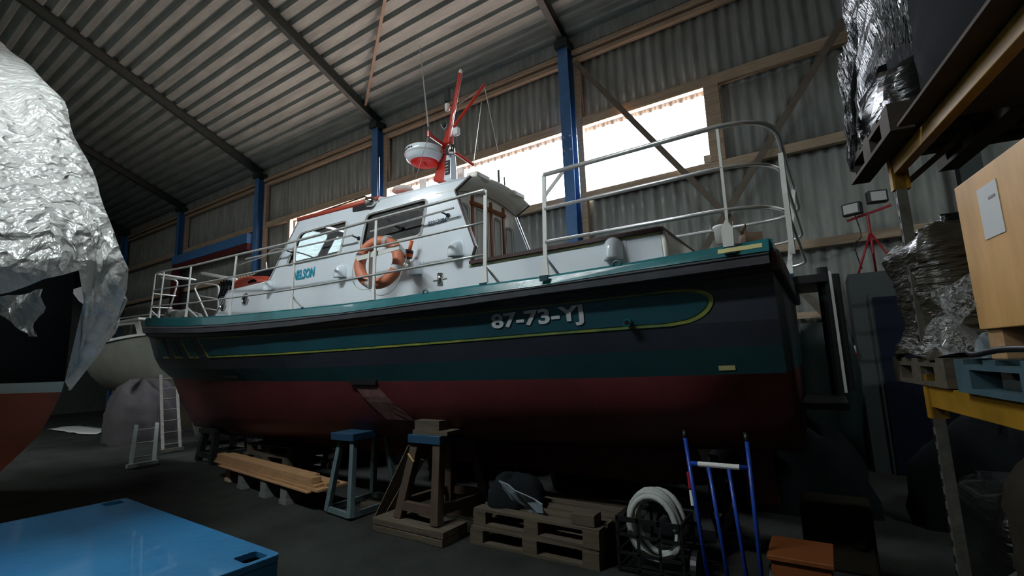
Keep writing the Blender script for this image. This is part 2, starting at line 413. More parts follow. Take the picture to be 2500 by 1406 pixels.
# office cubicle behind the rack
o = MB().box((.37, 8.0, 0), (3.6, 8.05, 2.58)).box((.37, 8.05, 0), (.42, 8.9, 2.58)).box((.37, 8.0, 2.58), (3.6, 8.9, 2.62)).build('wall_office', 'office_panel'); struct(o)
o = struct(MB().box((.56, 7.96, 0), (1.5, 7.998, 2.32)).build('door_1', 'office_panel'))
struct(MB().box((.6, 7.93, 0), (1.46, 7.958, 2.27)).build('leaf', 'navy_door', o))
# hanging strip lamps, behind and above the viewer; the far-end one is added fill
for i, (x, y, z, ln) in enumerate(((-4.0, -.1, 6.1, 2.4), (-11.0, -3.2, 6.9, 2.8), (4.6, 2.2, 7.4, 1.4), (-16.5, -3.0, 8.6, 3.0))):
    t = thing('strip_lamp', (x, y, z), ('strip lamp above the blue container', 'strip lamp beside the covered yacht', 'strip lamp behind the pallet rack', 'long added fill lamp over the far end')[i], 'lamp', 'hall strip lamps')
    MB().box((x-ln/2, y-.17, z+.02), (x+ln/2, y+.17, z+.1)).box((x-ln/2, y-.17, z+.0), (x+ln/2, y-.152, z+.02)).box((x-ln/2, y+.152, z+.0), (x+ln/2, y+.17, z+.02)).box((x-ln/2, y-.152, z-.03), (x-ln/2+.028, y+.152, z+.02)).box((x+ln/2-.028, y-.152, z-.03), (x+ln/2, y+.152, z+.02)).build('housing', 'white_plastic', t)
    MB().box((x-ln/2+.03, y-.15, z-.02), (x+ln/2-.03, y+.15, z+.02)).build('diffuser', 'lamp_tube', t)
    for s_ in (-1, 1): MB().tube([(x+s_*ln*.4, y, z+.1), (x+s_*ln*.4, y, rz(y)-.02)], .006, 6).build('chain', 'dark_steel', t)

# ================================================================ THE BOAT
YC = 4.7
HT = [[(-0.22, 3.3, 2.292), (-1.03, 3.3, 2.267), (-1.83, 3.3, 2.257), (-2.64, 3.3, 2.263), (-3.44, 3.3, 2.258), (-4.25, 3.3, 2.267), (-5.06, 3.3, 2.288), (-5.86, 3.31, 2.312), (-6.67, 3.33, 2.34), (-7.48, 3.37, 2.389), (-8.28, 3.44, 2.442), (-9.09, 3.54, 2.508), (-9.9, 3.68, 2.577), (-10.7, 3.86, 2.648), (-11.51, 4.08, 2.723), (-12.31, 4.36, 2.801), (-13.12, 4.68, 2.881)],
      [(-0.22, 3.28, 2.233), (-1.03, 3.28, 2.224), (-1.84, 3.28, 2.203), (-2.64, 3.28, 2.202), (-3.45, 3.28, 2.197), (-4.26, 3.28, 2.193), (-5.07, 3.28, 2.21), (-5.88, 3.29, 2.229), (-6.68, 3.31, 2.25), (-7.49, 3.35, 2.289), (-8.3, 3.43, 2.334), (-9.11, 3.53, 2.396), (-9.92, 3.67, 2.459), (-10.73, 3.85, 2.524), (-11.53, 4.08, 2.591), (-12.34, 4.35, 2.66), (-13.15, 4.68, 2.731)],
      [(-0.22, 3.24, 2.111), (-1.02, 3.24, 2.098), (-1.83, 3.24, 2.093), (-2.63, 3.24, 2.076), (-3.43, 3.24, 2.076), (-4.24, 3.24, 2.078), (-5.04, 3.24, 2.072), (-5.84, 3.25, 2.083), (-6.64, 3.27, 2.112), (-7.45, 3.31, 2.142), (-8.25, 3.39, 2.191), (-9.05, 3.49, 2.242), (-9.86, 3.64, 2.295), (-10.66, 3.82, 2.348), (-11.46, 4.06, 2.403), (-12.27, 4.34, 2.459), (-13.07, 4.68, 2.517)],
      [(-0.22, 3.33, 2.067), (-1.02, 3.33, 2.039), (-1.81, 3.33, 2.034), (-2.61, 3.33, 2.031), (-3.4, 3.33, 2.036), (-4.2, 3.33, 2.022), (-4.99, 3.33, 2.026), (-5.79, 3.34, 2.034), (-6.58, 3.37, 2.059), (-7.38, 3.42, 2.088), (-8.18, 3.49, 2.127), (-8.97, 3.6, 2.176), (-9.77, 3.74, 2.225), (-10.56, 3.91, 2.274), (-11.36, 4.13, 2.324), (-12.15, 4.38, 2.374), (-12.95, 4.68, 2.425)],
      [(-0.22, 3.37, 1.8), (-0.99, 3.37, 1.808), (-1.77, 3.37, 1.805), (-2.54, 3.37, 1.797), (-3.32, 3.37, 1.79), (-4.09, 3.37, 1.786), (-4.86, 3.37, 1.785), (-5.64, 3.38, 1.787), (-6.41, 3.42, 1.796), (-7.18, 3.48, 1.807), (-7.96, 3.57, 1.822), (-8.73, 3.68, 1.843), (-9.51, 3.82, 1.864), (-10.28, 3.99, 1.885), (-11.05, 4.19, 1.906), (-11.83, 4.42, 1.927), (-12.6, 4.68, 1.949)],
      [(-0.22, 3.43, 1.642), (-0.97, 3.43, 1.638), (-1.73, 3.43, 1.634), (-2.48, 3.43, 1.625), (-3.23, 3.43, 1.616), (-3.99, 3.43, 1.606), (-4.74, 3.43, 1.604), (-5.49, 3.45, 1.612), (-6.24, 3.49, 1.621), (-7, 3.55, 1.629), (-7.75, 3.64, 1.641), (-8.5, 3.76, 1.656), (-9.26, 3.89, 1.67), (-10.01, 4.05, 1.683), (-10.76, 4.24, 1.695), (-11.52, 4.45, 1.706), (-12.27, 4.68, 1.715)],
      [(-0.22, 3.5, 1.466), (-0.93, 3.5, 1.456), (-1.65, 3.5, 1.446), (-2.36, 3.5, 1.442), (-3.08, 3.5, 1.437), (-3.79, 3.5, 1.44), (-4.5, 3.5, 1.442), (-5.22, 3.52, 1.448), (-5.93, 3.56, 1.452), (-6.64, 3.63, 1.454), (-7.36, 3.72, 1.456), (-8.07, 3.83, 1.461), (-8.78, 3.97, 1.471), (-9.5, 4.12, 1.478), (-10.21, 4.29, 1.483), (-10.93, 4.47, 1.487), (-11.64, 4.68, 1.488)],
      [(-0.22, 3.85, 1.008), (-0.87, 3.85, 0.98), (-1.52, 3.85, 0.953), (-2.17, 3.85, 0.926), (-2.81, 3.85, 0.899), (-3.46, 3.85, 0.872), (-4.11, 3.85, 0.846), (-4.76, 3.85, 0.819), (-5.41, 3.89, 0.793), (-6.06, 3.94, 0.765), (-6.71, 4.01, 0.735), (-7.36, 4.09, 0.703), (-8, 4.19, 0.68), (-8.65, 4.3, 0.666), (-9.3, 4.41, 0.649), (-9.95, 4.54, 0.623), (-10.6, 4.68, 0.579)]]
def yz(i, X):
    T = HT[i]; 
    if X >= T[0][0]: return T[0][1], T[0][2]
    for a, c in zip(T, T[1:]):
        if X >= c[0]:
            k = (X-a[0])/(c[0]-a[0]); return a[1]+(c[1]-a[1])*k, a[2]+(c[2]-a[2])*k
    return T[-1][1], T[-1][2]
def hp(i, v, X, off=0):
    """point on the near side between hull lines i and i+1"""
    a = yz(i, X); c = yz(i+1, X); y = a[0]+(c[0]-a[0])*v; z = a[1]+(c[1]-a[1])*v
    dy, dz = c[0]-a[0], c[1]-a[1]; L = math.hypot(dy, dz) or 1
    y += dz/L*off; z -= dy/L*off      # outward is -Y
    return Vector((X, y, z))
boat = thing('pilot_boat', (-6.6, YC, 0.45), 'large green and white pilot launch with red bottom, propped on trestles', 'boat')
def sect(k):
    """half sections of station k, top to keel"""
    pts = [Vector(HT[i][k]) for i in range(8)]
    a, c = pts[6], pts[7]; m_ = (a+c)/2; bul = .13*(1-k/16*.7)
    mid = Vector((m_.x, m_.y-bul*.6, m_.z-bul*.5)); q1 = a*.45+mid*.55; q2 = c*.4+mid*.6
    kx = c.x; u = k/16; kz = (c.z-.22) if u < .8 else (c.z-.22*(1-(u-.8)/.2)-.02)
    q3 = Vector((c.x, c.y+(YC-c.y)*.45, c.z-(c.z-kz)*.5))
    return pts[:7]+[q1, q2, c, q3, Vector((kx, YC-.02, kz))]
S = [sect(k) for k in range(17)]
def mir(p): return Vector((p.x, 2*YC-p.y, p.z))
# main shell from beneath the strake to the keel
b = MB(); lines = list(range(2, 12)); mi = [0, 0, 0, 1, 2, 2, 2, 2, 2]
for j in range(len(lines)-1):
    for side in (0, 1):
        rows = [[(S[k][lines[j+q]] if not side else mir(S[k][lines[j+q]])) for k in range(17)] for q in (0, 1)]
        # smooth along the length
        b.grid(rows, mi[j])
for j in range(len(lines)-1):   # transom and stem closure
    a, c = S[0][lines[j]], S[0][lines[j+1]]; b.add([a, c, mir(c), mir(a)], [(0, 1, 2, 3)], mi[j])
    a, c = S[16][lines[j]], S[16][lines[j+1]]; b.add([a, c, mir(c), mir(a)], [(0, 1, 2, 3)], mi[j])
hull = b.build('hull', ['dark_paint', 'teal_low', 'antifoul'], boat, smooth=False)
bm = bmesh.new(); bm.from_mesh(hull.data); bmesh.ops.remove_doubles(bm, verts=bm.verts[:], dist=.0015)
bmesh.ops.recalc_face_normals(bm, faces=bm.faces[:])
for f in bm.faces: f.smooth = f.material_index == 2
bm.to_mesh(hull.data); bm.free()
def both(fn):
    b = MB(); 
    for side in (0, 1): fn(b, (lambda p: p) if not side else mir)
    return b
def strake(b, f):
    rows = []
    for k in range(17):
        p1, p2 = Vector(HT[1][k]), Vector(HT[2][k]); p3 = Vector(HT[3][k]); d = 1-k/16*.3
        prof = [p1+Vector((0, .03, -.018)), p1+Vector((0, -.045*d, -.03)), p1*.6+p2*.4+Vector((0, -.075*d, 0)), p1*.52+p2*.48+Vector((0, -.06*d, 0)), p1*.5+p2*.5+Vector((0, -.072*d, 0)), p2+Vector((0, -.045*d, .015)), p2+Vector((0, .02, 0)), p3+Vector((0, -.012, 0))]
        rows.append([f(q) for q in prof])
    b.grid(rows)
both(strake).build('rubbing_strake', 'rubber', boat, smooth=False)
def toe(b, f):
    rows = []
    for k in range(17):
        p0, p1 = Vector(HT[0][k]), Vector(HT[1][k])
        prof = [p0+Vector((0, .09, -.03)), p0+Vector((0, .08, .006)), p0+Vector((0, 0, .006)), p0+Vector((0, -.015, -.012)), p1+Vector((0, -.02, -.02)), p1+Vector((0, .04, -.02))]
        rows.append([f(q) for q in prof])
    b.grid(rows)
o = both(toe); p0, p1 = Vector(HT[0][0]), Vector(HT[1][0])
o.box((-.26, p0.y, p1.z), (-.2, 2*YC-p0.y, p0.z)); o.build('toe_rail', 'teal', boat)
b = MB(); b.box((-.24, 3.3, p1.z-.14), (-.17, 2*YC-3.3, p1.z)); b.build('stern_fender', 'rubber', boat, bevel=.02)
b = MB()
b.grid([[Vector((HT[0][k][0], HT[0][k][1]+.05, HT[0][k][2]-.05)) for k in range(17)], [Vector((HT[0][k][0], YC, HT[0][k][2]+.0)) for k in range(17)], [Vector((HT[0][k][0], 2*YC-HT[0][k][1]-.05, HT[0][k][2]-.05)) for k in range(17)]])
b.build('deck', 'grey_wood', boat, solid=.03)
# dark joint with tape remnants at the deck edge
b = MB(); b.grid([[Vector((x, yz(0, x)[0]+.1, yz(0, x)[1]-.03+dz)) for x in [-.4-.4*i for i in range(22)]] for dz in (0, .045)])
b.build('deck_seam', 'black', boat, solid=.01)
# painted panels on the topsides
def patch(b, X0, X1, i=3, v0=0., v1=1., off=.006, n=30, nv=10):
    rows = []
    for j in range(nv+1):
        q = j/nv; v = v0+(v1-v0)*q; a = X0(q); c = X1(q)
        rows.append([hp(i, v, a+(c-a)*s/n, off) for s in range(n+1)])
    b.grid(rows)
def patches(name, m, e, off):
    """e grows the panel outward"""
    def rnd(q):   # rounded after end, longer at the top
        x = 1-abs(2*q-.72)/1.28 if q > .36 else 1-abs(2*q-.72)/.72
        return (-0.896) - .02 + (.30)*math.sqrt(max(0, 1-(1-x)**2)) + e*1.2
    f0 = lambda q: (-7.878)+((-7.646)-(-7.878))*q - e*2
    b = MB(); patch(b, f0, rnd, v0=.05-e*2.4, v1=.93+e*3.5, off=off, n=40, nv=16); b.build(name, m, boat, smooth=True)
    for (a0, a1, c0, c1) in (((-8.663), (-8.216), (-8.471), (-8.089)), ((-9.522), (-9.099), (-9.341), (-8.891)), ((-10.338), (-9.899), (-10.490), (-9.903))):
        b = MB(); patch(b, lambda q: a0+(c0-a0)*q-e*2.5, lambda q: a1+(c1-a1)*q+e*.6, v0=.08-e, v1=.93+e*3.5, off=off, n=4, nv=6); b.build(name, m, boat, smooth=True)
patches('yellow_outline', 'yellow_line', .03, .004)
patches('teal_panel', 'teal_side', 0, .008)
b = MB(); patch(b, lambda q: (-7.563)+0*q, lambda q: (-7.037)+0*q, i=5, v0=.52, v1=.72, off=.004, n=4, nv=3); b.build('tape_patch', 'grey_wood', boat)
b = MB(); patch(b, lambda q: (-0.614)+0*q, lambda q: (-0.512)+0*q, i=5, v0=.66, v1=.84, off=.004, n=4, nv=3); b.build('tape_patch', 'tape', boat)
b = MB(); rows = []
for j in range(9):
    q = j/8; z = 1.41-.5*q; x0 = -4.36+.42*q; x1 = -4.0+.5*q
    row = []
    for s in range(7):
        x = x0+(x1-x0)*s/6; k = (x+.22)/(-11.42)*16; k0 = int(-0+k) if k > 0 else 0
        ln = [S[min(16, k0)][i] for i in range(6, 10)]; yy = ln[0].y
        for a, c in zip(ln, ln[1:]):
            if a.z >= z >= c.z: yy = a.y+(c.y-a.y)*(a.z-z)/(a.z-c.z)
        row.append(Vector((x, yy-.012, z-.006)))
    rows.append(row)
b.grid(rows); b.build('bare_patch', 'bare_patch', boat)
MB().bar((-4.4, 3.49, 1.435), (-3.98, 3.49, 1.43), .03, .05).build('anode', 'black', boat)
# exhaust outlet
pt = hp(3, .83, (-1.168), 0)
MB().tube([pt+Vector((0, .02, 0)), pt+Vector((0, -.05, -.005))], .028, 14).build('exhaust_outlet', 'teal', boat)
MB().tube([pt+Vector((0, -.03, 0)), pt+Vector((0, -.054, -.005))], .02, 14).build('exhaust_bore', 'black', boat)
a = hp(3, .78, -2.38, .01); c = hp(3, .14, -2.38, .01)
text('registration_number', '87-73-YJ', 'grey_letter', boat, hp(3, .80, -2.37, .012), (1, 0, .012), c-a, .158, bold=.03, width=.86)
# keel, skeg, rudder, propeller
MB().poly([[(-9.9, .5), (-9.2, .66), (-1.2, .74), (-1.0, .5), (-1.3, .42), (-9.2, .46)]], lambda u, v, w: Vector((u, YC+w, v)), -.06, .06).build('keel', 'antifoul', boat)
MB().poly([[(-1.62, .95), (-1.15, .95), (-1.0, .45), (-1.2, .42)]], lambda u, v, w: Vector((u, YC+w, v)), -.03, .03).build('shaft_bracket', 'bare_patch', boat)
MB().tube([(-3.2, YC, .83), (-.85, YC, .49)], .02, 10).build('propeller_shaft', 'steel_rod', boat)
MB().poly([[(-.72, .8), (-.48, .85), (-.46, .35), (-.7, .3)]], lambda u, v, w: Vector((u, YC+w, v)), -.035, .035).build('rudder', 'antifoul', boat, bevel=.015)
b = MB()
for k in range(4):
    t_ = k*math.pi/2+.4; rows = []
    for r_ in (.05, .12, .19, .24):
        ww = (.05, .1, .1, .03)[(.05, .12, .19, .24).index(r_)]
        rows.append([Vector((-.93+s_*.04, YC+math.cos(t_+s_*ww/r_*.5)*r_, .5+math.sin(t_+s_*ww/r_*.5)*r_)) for s_ in (-1, 0, 1)])
    b.grid(rows)
b.lathe([(.03, -.06), (.045, 0), (.03, .06)], (-.93, YC, .5), (1, 0, -.14), 12); b.build('propeller', 'bare_patch', boat, solid=.01)

# ---------------------------------------------------------------- superstructure
YN, YF_ = 3.85, 5.05; YM = (YN+YF_)/2; HW = (YF_-YN)/2
def C(p): return (p[0], p[2])
pA, pB, pC, pD = C((-8.289, 3.85, 2.465)), C((-7.855, 3.85, 2.856)), C((-6.722, 3.85, 2.872)), C((-6.031, 3.85, 3.651))
pE, pF, pG, pH = C((-2.949, 3.85, 3.557)), C((-3.159, 3.85, 3.447)), C((-2.906, 3.85, 2.782)), C((-2.975, 3.85, 2.606))
pI = C((-1.021, 3.85, 2.61))
outer = [pA, pB, pC, pD, pE, pF, pG, pH, pI, (pI[0]+.02, 2.2), (pA[0]+.02, 2.25)]
w1 = rounded([C((-6.272, 3.85, 3.054)), C((-5.954, 3.85, 3.465)), C((-4.946, 3.85, 3.459)), C((-5.097, 3.85, 3.04))], .07)
w2 = rounded([C((-4.701, 3.85, 3.037)), C((-4.58, 3.85, 3.456)), C((-3.572, 3.85, 3.445)), C((-3.676, 3.85, 3.035))], .07)
def disc(c, rx, rz_, n=18): return [(c[0]+rx*math.cos(2*math.pi*k/n), c[1]+rz_*math.sin(2*math.pi*k/n)) for k in range(n)]
po1, po2 = disc(C((-7.984, 3.85, 2.645)), .085, .085), disc(C((-7.329, 3.85, 2.672)), .085, .085)
holes = [w1, w2, po1, po2]
side = lambda y, s: (lambda u, v, w: Vector((u, y+s*w, v)))
MB().poly([outer]+holes, side(YN, 1), 0, .035).build('cabin_side', 'gelcoat', boat)
MB().poly([outer]+[holes[0]]+holes[2:], side(YF_, -1), 0, .035).build('cabin_side', 'gelcoat', boat)
for y, s in ((YN, 1), (YF_, -1)):
    for q in ((w1, w2) if s == 1 else (w1,)):
        o = MB().tube([Vector((u, y-s*.004, v)) for u, v in q], .016, 6, closed=True).build('window_frame', 'white_plastic', boat)
        MB().tube([Vector((u, y-s*.012, v)) for u, v in q], .007, 6, closed=True).build('gasket', 'black', o)
        MB().poly([q], side(y, s), .015, .021).build('window_pane', 'cabin_glass', boat)
    for q in (po1, po2):
        MB().tube([Vector((u, y, v)) for u, v in q], .016, 6, closed=True).build('porthole_frame', 'chrome', boat)
        MB().poly([q], side(y, s), .01, .016).build('porthole_glass', 'cabin_glass', boat)
def cross(p, q, m, name, th=.03, crown=0, n=10, parent=None):
    """panel across the boat between two profile points"""
    b = MB(); rows = []
    for e in (p, q): rows.append([Vector((e[0], YN+(YF_-YN)*i/n, e[1]+crown*(1-(2*i/n-1)**2))) for i in range(n+1)])
    return b.grid(rows).build(name, m, parent or boat, smooth=True, solid=th)
cross((pA[0]+.02, 2.25), pA, 'gelcoat', 'trunk_front'); cross(pA, pB, 'gelcoat', 'trunk_front')
cross(pB, pC, 'gelcoat', 'trunk_top', crown=.04)
MB().box((-5.0, YN+.04, 2.3), (-4.96, YF_-.04, 3.15)).build('cabin_partition', 'varnish', boat)
MB().box((-5.0, YN+.3, 2.3), (-4.4, YF_-.3, 2.95)).build('cabin_seat', 'grey_wood', boat, bevel=.03)
# windscreen with two panes
for k in range(2):
    y0, y1 = (YN+.07+k*HW, YN+HW-.05+k*HW)
    dX, dZ = pD[0]-pC[0], pD[1]-pC[1]
    lp = rounded([(y0, .12), (y1, .12), (y1, .92), (y0, .92)], .06)
    fn = lambda u, v, w: Vector((pC[0]+dX*v+w, u, pC[1]+dZ*v))
    MB().poly([lp], fn, .0, .006).build('windscreen_pane', 'pale_glass', boat)
fr = [[(YN, 0), (YF_, 0), (YF_, 1), (YN, 1)]]+[rounded([(YN+.07+k*HW, .12), (YN+HW-.05+k*HW, .12), (YN+HW-.05+k*HW, .92), (YN+.07+k*HW, .92)], .06) for k in range(2)]
MB().poly(fr, lambda u, v, w: Vector((pC[0]+(pD[0]-pC[0])*v+w, u, pC[1]+(pD[1]-pC[1])*v)), -.02, .02).build('windscreen_frame', 'gelcoat', boat)
pM = C((-4.374, 3.85, 3.612))
pM = (pM[0], pD[1]+(pE[1]-pD[1])*(pM[0]-pD[0])/(pE[0]-pD[0]))
o = cross((pD[0]-.03, pD[1]+.03), (pM[0], pM[1]+.03), 'roof_red', 'roof_front', .06, .05)
cross(pM, (pE[0]-.03, pE[1]-.01), 'gelcoat', 'roof_aft', .04, .09)
cross((pM[0], pM[1]-.02), (pM[0], pM[1]+.05), 'gelcoat', 'roof_step', .02, .06)
# headlining and aft valance
cross((pE[0], pE[1]), pF, 'cream', 'roof_valance', .02, .09)
cross((pF[0]-.3, pF[1]+.02), pF, 'cream', 'roof_soffit', .02, .09)
b = MB()
for y in (YN-.006, YF_+.006):
    b = MB()
    for q, r_ in ((pE, pF), (pF, pG), (pG, pH)): b.bar((q[0], y, q[1]), (r_[0], y, r_[1]), .02, .028, (0, 1, 0))
    b.build('edge_trim', 'brown_trim', boat)
b = MB()
b = MB(); rows = [Vector((pF[0], YN+(YF_-YN)*i/10, pF[1]+.09*(1-(i/5-1)**2))) for i in range(11)]
b.tube(rows, .012, 6); b.build('edge_trim', 'brown_trim', boat)
# aft bulkhead with folding doors
XB = pF[0]-.02
def yb(t): return YN+(YF_-YN)*t
bh_out = [(YN+.03, 2.3), (YF_-.03, 2.3), (YF_-.03, pF[1]+.02), (YM+.3, pF[1]+.08), (YM-.3, pF[1]+.08), (YN+.03, pF[1]+.02)]
panes = [rounded([(yb(a), z0), (yb(c), z0), (yb(c), z1), (yb(a), z1)], .06) for a, c, z0, z1 in ((.07, .2, 2.82, 3.34), (.31, .50, 2.72, 3.36), (.60, .74, 2.74, 3.32), (.81, .95, 2.74, 3.26))]
MB().poly([bh_out]+panes, lambda u, v, w: Vector((XB+w, u, v)), -.03, 0).build('aft_bulkhead', 'cream', boat)
for q in panes:
    MB().poly([q], lambda u, v, w: Vector((XB+w, u, v)), -.02, -.014).build('door_glass', 'curtain', boat)
    o = MB().tube([Vector((XB+.004, u, v)) for u, v in q], .012, 6, closed=True).build('glass_frame', 'white_plastic', boat)
    MB().tube([Vector((XB+.012, u, v)) for u, v in q], .005, 6, closed=True).build('gasket', 'black', o)
for t_ in (.25, .55, .77):
    MB().box((XB, yb(t_)-.018, 2.3), (XB+.022, yb(t_)+.018, pF[1]+.04)).build('door_post', 'varnish', boat)
MB().box((XB, yb(.22), pF[1]-.08), (XB+.03, yb(.8), pF[1]-.04)).build('door_head_rail', 'varnish', boat)
MB().box((XB+.02, yb(.52), 2.58), (XB+.05, yb(.52)+.015, 2.74)).build('door_handle', 'black', boat)
# cockpit coaming trims and aft end
for y in (YN, YF_):
    MB().bar((pH[0], y, pH[1]+.012), (pI[0], y, pI[1]+.012), .07, .035).build('coaming_trim', 'brown_trim', boat)
    MB().bar((pH[0]-.02, y-.012, pH[1]-.02), (pI[0], y-.012, pI[1]-.018), .006, .012).build('yellow_line', 'yellow_line', boat)
cross((pI[0]+.03, 2.2), (pI[0]+.012, pI[1]), 'cream', 'coaming_end', .03)
MB().bar((pI[0], YN-.02, pI[1]+.012), (pI[0], YF_+.02, pI[1]+.012), .05, .035).build('coaming_trim', 'brown_trim', boat)
# lettering on the side
text('boat_name', 'NELSON', 'blue_letter', boat, (-6.103, 3.846, 2.809), (1, 0, .0), (.0, 0, 1), .135, shear=.25, bold=.035, width=.5)
text('number_marks', '02212386', 'navy_letter', boat, (-3.566, 3.846, 3.118), (1, 0, .0), (.0, 0, 1), .055, shear=.15, bold=-.012, width=.27)
MB().poly([[C((-4.854, 3.85, 3.614)), C((-4.575, 3.85, 3.608)), C((-4.536, 3.85, 3.526)), C((-4.852, 3.85, 3.549))]], side(YN, -1), 0, .008).build('dark_panel', 'black', boat)
# hooded vents
def vent(c, s=1.0):
    b = MB(); x, y, z = c; y = YN; rows = []
    for h in (.085, .08, .068, .05, .025, 0, -.03, -.06, -.085):
        k = math.sqrt(max(.0, 1-((h-0)/.0853)**2)) if h > 0 else 1
        rows.append([Vector((x+.07*s*k*math.cos(a), y-(.125*s*k+.012*(h < -.02))*math.sin(a), z+h*s-(.02*s*math.sin(a) if h < -.05 else 0))) for a in [math.pi*i/14 for i in range(15)]])
    b.grid(rows); o = b.build('air_vent', 'gelcoat', boat, smooth=True, solid=.006)
    MB().poly([rounded([(x-.09*s, z-.09*s), (x+.09*s, z-.09*s), (x+.09*s, z+.1*s), (x-.09*s, z+.1*s)], .05)], lambda u, v, w: Vector((u, YN-w, v)), 0, .006).build('flange', 'gelcoat', o)
    MB().box((x-.06*s, y-.06*s, z-.07*s), (x+.06*s, y-.006, z-.065*s)).build('grille', 'grey_wood', o)
for (q, s_) in (((-6.644, 3.85, 2.808), .85), ((-5.025, 3.85, 2.805), .95), ((-3.735, 3.85, 2.676), 1.0), ((-3.151, 3.85, 2.799), 1.0), ((-1.418, 3.85, 2.519), 1.15)): vent(q, s_)
# grab rails on the side
for a, c, k1, k2 in (((-7.184, 3.75, 3.267), (-4.72, 3.75, 3.203), (-6.122, 3.75, 3.227), (-4.75, 3.75, 3.203)), ((-4.399, 3.75, 3.192), (-3.115, 3.75, 3.214), (-4.016, 3.75, 3.196), (-3.292, 3.75, 3.209))):
    o = MB().tube([a, c], .012, 8).build('grab_rail', 'steel_rod', boat)
    for k in (k1, k2): MB().tube([Vector(k), Vector((k[0]+.02, YN, k[2]-.02))], .01, 6).tube([Vector((k[0]+.02, YN-.012, k[2]-.02)), Vector((k[0]+.02, YN, k[2]-.02))], .026, 10).build('bracket', 'black', o)
q = Vector((-5.812, 4.0, 3.77)); e = Vector((-4.778, 4.0, 3.792))
MB().tube(arcs([(q.x, 4.0, pD[1]), q, e, (e.x+.05, 4.0, e.z-.12)], .06), .011, 8).build('roof_grab_rail', 'dark_steel', boat)
# searchlight on the roof edge
q = Vector((-4.491, 3.83, 3.601))
o = MB().lathe([(.0, -.07), (.04, -.065), (.062, -.03), (.066, .05), (.055, .055)], q, (-.9, -.35, 0), 20).build('searchlight', 'chrome', boat, smooth=True)
MB().tube([q+Vector((.0, 0, -.02)), q+Vector((.05, .06, -.09))], .012, 8).build('bracket', 'black', o)
MB().lathe([(.056, .056), (.05, .06)], q, (-.9, -.35, 0), 20).build('lens', 'pale_glass', o)
# bitt at the side deck
q = Vector((-3.178, 3.6, 2.373)); o = MB().tube([q, q+Vector((0, 0, .13))], .03, 16).build('mooring_bitt', 'chrome', boat, smooth=True)
MB().tube([q+Vector((-.09, 0, .06)), q+Vector((.09, 0, .065))], .009, 8).build('cross_pin', 'chrome', o)

# ---------------------------------------------------------------- mast
XM = -3.78
def MP(v): return Vector(v)
m0, m1, m2, m3 = MP((-3.886, 4.45, 3.893)), MP((-3.766, 4.45, 4.383)), MP((-3.689, 4.45, 4.821)), MP((-3.542, 4.45, 5.282))
b = MB(); b.bar(m0, m1, .12, .2, (1, 0, 0), w2=.09, h2=.12); b.bar(m1, MP((-3.735, 4.45, 4.564)), .09, .12, (1, 0, 0), w2=.07, h2=.07)
mast = b.build('mast', 'mast_red', boat, bevel=.015)
MB().tube([MP((-3.736, 4.45, 4.542)), m3], .028, 12).build('mast_tube', 'mast_red', mast)
MB().tube([m1+Vector((.03, -.02, 0)), MP((-3.667, 4.42, 4.632)), MP((-3.609, 4.42, 4.825)), MP((-3.541, 4.42, 5.152))], .012, 8).build('cable_pipe', 'mast_red', mast)
MB().lathe([(.022, 0), (.024, .03), (.014, .055)], m3, (.1, 0, 1), 12).build('top_light', 'cream', mast)
MB().tube([MP((-3.666, 4.45, 4.588)), MP((-3.165, 4.45, 4.994))], .02, 10).build('gaff', 'mast_red', mast)
f0, f1 = MP((-3.735, 4.45, 3.879)), MP((-3.722, 4.45, 4.226))
o = MB().bar(f0, f1, .13, .12, (1, 0, 0), w2=.1, h2=.08).build('mast_fairing', 'gelcoat', mast, bevel=.012)
q = (f0*.55+f1*.45)
MB().box((q.x-.035, q.y-.075, q.z-.09), (q.x+.035, q.y-.06, q.z+.09)).build('louvre', 'black', o)
b = MB()
for k in range(4): b.box((q.x-.03, q.y-.082, q.z-.07+k*.04), (q.x+.03, q.y-.07, q.z-.055+k*.04))
b.build('louvre_slat', 'chrome', o)
xa, xb_ = Vector((-3.78, 4.106, 4.384)), Vector((-3.78, 4.988, 4.292))
MB().tube([xa, xb_], .022, 10).build('crosstree', 'mast_red', mast)
MB().tube([xa+Vector((0, 0, -.03)), xa+Vector((0, 0, .04))], .024, 8).build('crosstree_end', 'mast_red', mast)
def whip(a, c, nm='whip_aerial', r=.007, m='steel_rod'): MB().tube([a, c], r, 6, r2=r*.45).build(nm, m, mast)
whip(xa+Vector((0, 0, .04)), (-3.924, 4.11, 5.639), r=.011); whip(xb_, (-3.613, 4.99, 5.159), r=.006)
MB().tube([xa+Vector((0, 0, .02)), xa+Vector((-.01, 0, .1))], .014, 8).build('aerial_base', 'black', mast)
whip((-3.166, 4.45, 4.962), (-2.996, 4.45, 4.056), 'backstay', .006); whip(xa, (-4.033, 4.1, 3.79), 'stay', .005); whip((-3.647, 4.45, 4.852), (-3.3, 4.45, 4.938), 'stay', .003)
MB().tube([(-3.917, 4.2, 4.277), (-3.733, 4.4, 4.233)], .008, 6).build('stay', 'mast_red', mast)
